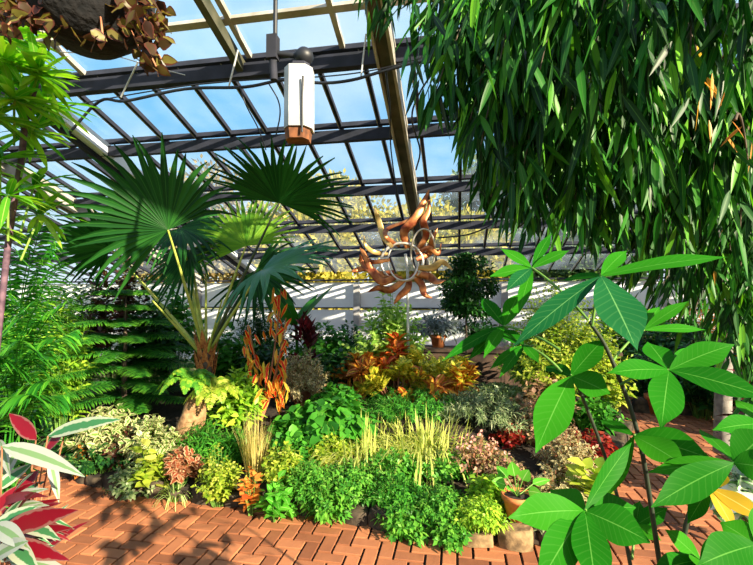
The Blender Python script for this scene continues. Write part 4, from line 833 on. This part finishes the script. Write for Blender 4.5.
# ------------------------------------------------------------------ tricolour plant foreground left
B = np.array((*flat(8, 1.55), .12)); tr_ = thing('tricolour_plant', 'foreground plant with white, green and crimson leaves at the lower left corner', 'plant', B); r = rng(240)
def bigleaf(parent, base, tip, wd, nh, mat, arch=.0, name='leaf', droop=.0, shape='lance', rows=9, root=None, fold=.18, stemmat=None, rn=None):
    base = np.asarray(base); tip = np.asarray(tip); mb = MB(); L = np.linalg.norm(tip-base)
    D = nrm(tip-base+np.array((0, 0, droop*L))); mb.leaves([base], [D], [nh], L*1.02, wd, shape, droop, fold, rn, rows, .03)
    o = mb.build(name, mat, parent)
    if root is not None: MB().tube(curve3(root, base, (0, 0, .02)), .0026, 5).build('leaf_stalk', stemmat or M['stem_red'], parent)
    return o
for (bx, by, tx, ty, dd_, td, wd, mt, nh) in (
        (48, 436, 122, 419, 1.45, 1.40, .062, 'tricolor', (.1, -.7, .7)), (2, 446, 82, 476, 1.35, 1.25, .060, 'tricolor_w', (0, -.7, .7)),
        (36, 440, 8, 412, 1.55, 1.6, .06, 'tricolor_r', (.5, -.8, .1)), (66, 428, 44, 456, 1.5, 1.45, .05, 'tricolor_r', (-.3, -.9, .1)),
        (38, 470, 14, 500, 1.5, 1.4, .05, 'tricolor_r', (.2, -.9, .1)), (0, 470, -20, 440, 1.4, 1.4, .06, 'tricolor_w', (.2, -.8, .5)),
        (2, 532, 80, 509, 1.25, 1.2, .065, 'tricolor_r', (.1, -.9, .2)), (10, 520, 60, 540, 1.3, 1.2, .05, 'tricolor', (0, -.6, .8)), (-5, 505, 50, 488, 1.4, 1.35, .04, 'tricolor_w', (.1, -.6, .7)),
        (0, 545, 68, 560, 1.2, 1.15, .055, 'tricolor_r', (0, -.8, .5)), (6, 540, 40, 575, 1.2, 1.1, .05, 'tricolor', (.1, -.7, .7)), (0, 500, 55, 515, 1.4, 1.4, .045, 'tricolor_r', (0, -.7, .7)),
        (-4, 490, 34, 462, 1.45, 1.5, .05, 'tricolor', (.3, -.7, .5)), (0, 480, 24, 440, 1.5, 1.55, .05, 'tricolor_w', (.3, -.8, .4)), (10, 500, 48, 480, 1.5, 1.5, .04, 'tricolor', (0, -.7, .7)),
        (50, 458, 58, 498, 1.5, 1.45, .035, 'tricolor_w', (.7, -.7, .2)), (-10, 560, 30, 540, 1.15, 1.1, .06, 'tricolor_w', (0, -.7, .7)), (0, 440, 10, 476, 1.45, 1.35, .04, 'tricolor_w', (.2, -.9, .2)),
        (-10, 530, 40, 505, 1.3, 1.3, .05, 'tricolor', (.1, -.7, .6)), (-5, 525, 30, 550, 1.2, 1.1, .05, 'tricolor_w', (.1, -.7, .6)), (20, 535, 74, 528, 1.35, 1.3, .04, 'tricolor_r', (.1, -.7, .6)),
        (5, 520, 62, 498, 1.45, 1.4, .035, 'tricolor_r', (.1, -.8, .4)), (-5, 560, 56, 545, 1.25, 1.2, .045, 'tricolor', (.1, -.7, .6)), (10, 562, 74, 575, 1.2, 1.15, .05, 'tricolor_w', (.1, -.7, .6)),
        (-8, 515, 22, 482, 1.35, 1.4, .045, 'tricolor_r', (.3, -.8, .3))):
    bigleaf(tr_, at(bx, by, dd_), at(tx, ty, td), wd*.88, nh, M[mt], droop=.12, root=B)
for k in range(46):
    ang = math.radians(r.uniform(-70, 60)); q0 = at(r.uniform(-20, 20), r.uniform(505, 560), 1.35+r.random()*.2); LL = r.uniform(45, 72)
    cx_ = 4+r.uniform(-15, 8); cy_ = 535+r.uniform(-25, 20)
    bigleaf(tr_, at(cx_, cy_, 1.4), at(cx_+LL*math.cos(ang), cy_-LL*math.sin(ang)*.9, 1.25+.2*r.random()), .022+.014*r.random(), (r.normal()*.4, -.7, .6), M[['tricolor', 'tricolor_r', 'burgundy', 'tricolor_w', 'tricolor_r', 'tricolor'][k % 6]], droop=.25, rows=6)
for k in range(26):
    a = r.random()*2*math.pi; el = .3+r.random()*.7; s0 = B+np.array((0, 0, .05+.45*r.random())); L = .22+.12*r.random()
    D = np.array((math.cos(a)*math.cos(el), math.sin(a)*math.cos(el), math.sin(el))); bigleaf(tr_, s0+D*.05, s0+D*L, .045, (0, -.5, .8), M[['tricolor', 'tricolor_r', 'tricolor_w'][k % 3]], droop=.3, rows=6)
# ------------------------------------------------------------------ overhanging willow-leaved tree, upper right
r = rng(250); TB = np.array((*flat(718, 4.3), 0.1)); fk = thing('willow_leaf_fig', 'tree with dense hanging long narrow leaves covering the upper right', 'tree', TB)
j0 = at(716, 150, 4.0)
MB().tube(spline([TB, at(724, 330, 4.25), at(718, 250, 4.1), j0, at(700, 50, 3.4), at(690, -40, 2.95)], 5), np.linspace(.075, .04, 26), 10).build('trunk', M['bark_grey'], fk)
twigs = []
limbs = [((700, 50, 3.4), (560, -40, 2.2)), ((708, 100, 3.8), (600, 60, 2.5)), ((716, 150, 4.0), (660, 120, 2.3)), ((700, 50, 3.4), (480, -50, 2.6)), ((716, 150, 4.0), (740, 90, 2.4)), ((690, -40, 2.95), (660, -60, 1.8)), ((716, 150, 4.0), (560, 130, 3.6)), ((716, 170, 4.0), (780, 150, 3.0)), ((690, -40, 2.95), (420, -60, 2.8))]
for a, b_ in limbs: MB().tube(curve3(at(*a), at(*b_), (0, 0, .12)), np.linspace(.028, .01, 9), 7).build('limb', M['bark'], fk)
def hang_branch(x0, y0, d0, x1, y1, d1, nl, L, mat='ficus', fwd=.9):
    a = at(x0, y0, d0); b_ = at(x1, y1, d1); mb = MB(); pts = curve3(a, b_, (0, 0, .10)); mb.tube(pts, np.linspace(.008, .003, 9), 5)
    br = mb.build('branch', M['bark'], fk); lf = MB()
    u = np.sort(r.random(nl)); x = u*8; i0 = np.minimum(x.astype(int), 7); f = (x-i0)[:, None]; P = pts[i0]*(1-f)+pts[i0+1]*f; T = nrm(pts[i0+1]-pts[i0])
    D = nrm(T*.6+r.normal(size=(nl, 3))*[.5, .5, .3]+np.array((0, 0, -fwd))); Nn = r.normal(size=(nl, 3))+np.array((0, -.8, .5))
    P = P+r.normal(size=P.shape)*.05
    lf.leaves(P, D, Nn, L*(.7+.5*r.random(nl)), .0335*L/.15*.72, 'lance', .12, .25, np.clip(r.normal(.45, .3, nl), 0, 1), 5)
    lf.build('leaves', M[mat], br)
# outline-following sprays: (start) -> (tip)
sprays = [(460, -30, 2.6, 418, 30, 2.5), (480, -20, 2.4, 430, 62, 2.3), (500, -20, 2.3, 436, 90, 2.2), (500, 0, 2.5, 455, 90, 2.4), (520, 0, 2.3, 470, 120, 2.2), (520, 20, 2.2, 480, 150, 2.1),
          (540, 30, 2.3, 505, 165, 2.2), (560, 20, 2.2, 520, 190, 2.1), (580, 60, 2.3, 530, 200, 2.3), (590, 80, 2.4, 560, 215, 2.4), (600, 90, 2.2, 575, 200, 2.2), (610, 80, 2.4, 600, 220, 2.4),
          (540, -30, 1.9, 500, 60, 1.9), (580, -30, 1.8, 540, 70, 1.8), (620, -30, 1.8, 590, 80, 1.8), (660, -40, 1.7, 640, 70, 1.7), (700, -40, 1.6, 690, 60, 1.6), (745, -40, 1.5, 745, 60, 1.5),
          (620, 40, 2.2, 610, 170, 2.2), (650, 40, 2.3, 630, 210, 2.3), (680, 60, 2.2, 650, 190, 2.2), (700, 60, 2.3, 680, 220, 2.3), (730, 60, 2.2, 710, 200, 2.2), (755, 80, 2.2, 740, 230, 2.2),
          (640, 120, 2.6, 620, 235, 2.6), (670, 130, 2.6, 665, 240, 2.6), (700, 140, 2.7, 700, 250, 2.7), (735, 140, 2.6, 730, 250, 2.6), (760, 120, 2.5, 765, 260, 2.5),
          (600, -20, 2.6, 560, 90, 2.6), (640, 0, 2.8, 600, 120, 2.8), (680, 0, 2.8, 660, 120, 2.8), (720, 0, 2.8, 720, 130, 2.8), (760, 0, 2.6, 750, 120, 2.6), (560, -10, 2.8, 520, 80, 2.8),
          (730, 180, 3.4, 655, 285, 3.2), (735, 200, 3.3, 690, 290, 3.2), (720, 190, 3.4, 630, 270, 3.3), (745, 230, 3.0, 750, 320, 3.0), (760, 200, 2.8, 735, 300, 2.8), (712, 230, 3.6, 655, 300, 3.4), (722, 250, 3.5, 690, 330, 3.4), (755, 250, 3.0, 745, 360, 3.0), (765, 260, 2.8, 725, 340, 2.9), (770, 300, 3.1, 752, 400, 3.1), (740, 240, 3.6, 712, 330, 3.5), (440, -40, 2.9, 400, -12, 2.9), (420, -50, 2.9, 372, 10, 2.9),
          (500, 60, 2.9, 470, 140, 2.9), (560, 100, 3.0, 545, 220, 3.0), (600, 120, 3.0, 590, 240, 3.0), (540, -20, 2.5, 480, 50, 2.4), (590, 0, 2.0, 570, 120, 2.0), (640, 60, 1.9, 640, 150, 1.9)]
rs_ = rng(251)
for q in range(30):
    x0 = rs_.uniform(480, 770); dd_ = rs_.uniform(2.2, 3.05); y0 = rs_.uniform(-40, 150)+max(0, (x0-620)*.3); sprays.append((x0+10, y0, dd_, x0-14, y0+rs_.uniform(60, 100)-max(0, (540-x0))*.3, dd_))
for s_ in sprays:
    ln = math.hypot(s_[3]-s_[0], s_[4]-s_[1]); hang_branch(*s_, int(34+ln*.50), .205*(1 if s_[2] > 1.7 else .85))
for s_ in ((690, 40, 1.8, 700, 90, 1.8), (735, 120, 2.0, 748, 160, 2.0), (505, 40, 2.2, 500, 60, 2.2), (740, 230, 3.0, 735, 270, 3.0)): hang_branch(*s_, 6, .13, 'ficus_dry')
# ------------------------------------------------------------------ foreground money tree
r = rng(260); MBs = np.array((*flat(662, 1.3), 0.0)); mt_ = thing('money_tree', 'foreground plant with large glossy hand-shaped green leaves at the lower right', 'plant', MBs)
stA = spline([at(672, 640, 1.15), at(659, 559, 1.15), at(639, 438, 1.12), at(610, 356, 1.1), at(590, 322, 1.08)], 6); MB().tube(stA, np.linspace(.0075, .004, len(stA)), 8).build('stem', M['stem_dark'], mt_)
stB = spline([at(646, 640, 1.2), at(630, 563, 1.2), at(614, 484, 1.18), at(582, 396, 1.12), at(571, 378, 1.1)], 6); MB().tube(stB, np.linspace(.006, .0035, len(stB)), 8).build('stem', M['stem_dark'], mt_)
stC = spline([at(676, 640, 1.35), at(684, 536, 1.35), at(699, 493, 1.33), at(716, 470, 1.3)], 6); MB().tube(stC, np.linspace(.009, .005, len(stC)), 8).build('stem', M['stem_dark'], mt_)
gB = gp(660, 560)
for s0 in (stA[0], stB[0], stC[0]): MB().tube([np.array((s0[0], s0[1], -.005)), s0], .009, 8).build('stem', M['stem_dark'], mt_)
def palmate(cx, cy_, cd_, stalk, leaflets, mat='money'):
    c = at(cx, cy_, cd_); ps = at(*stalk); o = MB().tube(curve3(ps, c, (0, 0, .01)), .0035, 6).build('leaf_stalk', M['stem_green'], mt_)
    for lf in leaflets:
        tx, ty, td, wpx = lf[:4]; m_ = lf[4] if len(lf) > 4 else mat; nh = lf[5] if len(lf) > 5 else (0.05, -.75, .62)
        tip = at(tx, ty, td); L = np.linalg.norm(tip-c); mb = MB(); dr = .10
        D = nrm(tip-c+np.array((0, 0, dr*L))); rows = 12
        mb.leaves([c], [D], [nh], L*1.03, wpx*(cd_+td)/2/F*.88, 'palm7', dr, .13, float(r.random()), rows, .03)
        mb.build('leaflet', M[m_], o)
palmate(601, 276, 1.05, (592, 326, 1.08), [(633, 343, .92, 54, 'money_blue', (.15, -.9, .3)), (727, 257, 1.0, 27, 'money', (0, -.55, .8)), (627, 250, 1.15, 18), (564, 280, 1.15, 19), (520, 342, 1.0, 27, 'money_blue'), (545, 330, 1.2, 16)])
palmate(669, 370, 1.05, (620, 385, 1.1), [(647, 341, 1.15, 30), (735, 344, 1.05, 31), (768, 398, .95, 34), (662, 424, .92, 38), (609, 373, 1.0, 26), (700, 350, 1.2, 20)])
palmate(571, 376, 1.1, (574, 382, 1.12), [(606, 337, 1.1, 26), (546, 366, 1.2, 22), (539, 446, .98, 40), (608, 393, 1.05, 36), (590, 345, 1.25, 14)])
palmate(585, 511, .95, (612, 474, 1.15), [(510, 517, .9, 40), (551, 491, 1.05, 34), (540, 584, .82, 40), (596, 590, .8, 42), (647, 541, .88, 44), (634, 508, 1.0, 32), (633, 440, 1.05, 24, 'money', (.6, -.6, .5))])
palmate(634, 436, 1.1, (641, 442, 1.12), [(708, 458, 1.0, 44), (684, 466, .98, 36), (600, 420, 1.2, 16), (610, 492, 1.15, 18)])
palmate(734, 463, .95, (716, 470, 1.3), [(652, 472, 1.0, 22), (656, 505, .9, 36), (770, 430, .95, 42), (775, 470, .9, 40), (700, 430, 1.15, 24)])
palmate(768, 424, 1.1, (770, 470, 1.2), [(714, 430, 1.05, 24), (790, 400, 1.1, 30), (735, 400, 1.2, 24)])
palmate(710, 488, 1.2, (700, 492, 1.33), [(725, 470, 1.15, 22, 'money_yellow'), (733, 528, 1.1, 17, 'money_yellow'), (764, 520, 1.1, 24, 'money_yellow'), (690, 520, 1.2, 18)])
palmate(700, 560, 1.1, (690, 545, 1.3), [(664, 528, 1.1, 22), (650, 575, 1.0, 26), (745, 548, 1.05, 34), (720, 590, .95, 44), (690, 600, 1.0, 30)])
palmate(756, 545, .95, (745, 600, 1.2), [(700, 565, .9, 44), (720, 522, 1.0, 34), (780, 510, 1.0, 40), (740, 600, .9, 44)])
palmate(636, 525, 1.25, (632, 560, 1.2), [(600, 520, 1.2, 14), (668, 508, 1.25, 20), (660, 540, 1.2, 16), (640, 500, 1.3, 14)])
palmate(504, 326, 1.25, (560, 350, 1.12), [(446, 359, 1.1, 15), (471, 358, 1.15, 15), (485, 356, 1.1, 15), (480, 296, 1.35, 18), (520, 292, 1.35, 20)])
palmate(524, 345, 1.2, (562, 372, 1.12), [(492, 368, 1.15, 12), (501, 376, 1.1, 12), (538, 362, 1.1, 14), (500, 330, 1.25, 18)], 'money')
palmate(532, 268, 1.3, (588, 320, 1.1), [(500, 248, 1.35, 15), (552, 232, 1.4, 12), (508, 290, 1.2, 17, 'money_blue'), (492, 276, 1.3, 18), (570, 250, 1.3, 14), (520, 310, 1.2, 14)])
palmate(644, 330, 1.5, (612, 362, 1.12), [(690, 300, 1.5, 14), (660, 306, 1.6, 14), (705, 330, 1.5, 12), (640, 300, 1.6, 12)])
# fallen leaves on the path
for i, (px, py, lb) in enumerate(((306, 520, 'dry yellow-brown leaf lying on the bricks by the edging'), (265, 515, 'small dry leaf on the bricks left of the bigger fallen leaf'))):
    c = gp(px, py, .004); tag(MB().leaves([c], [(.6, .5, .08)], [(0, 0, 1)], .11 if i == 0 else .07, .045, 'ovate', .0, .2, .4, 5).build('fallen_leaf', M['ficus_dry']), lb, 'leaf')
for o in bpy.data.objects:
    if '_o' in o: del o['_o']
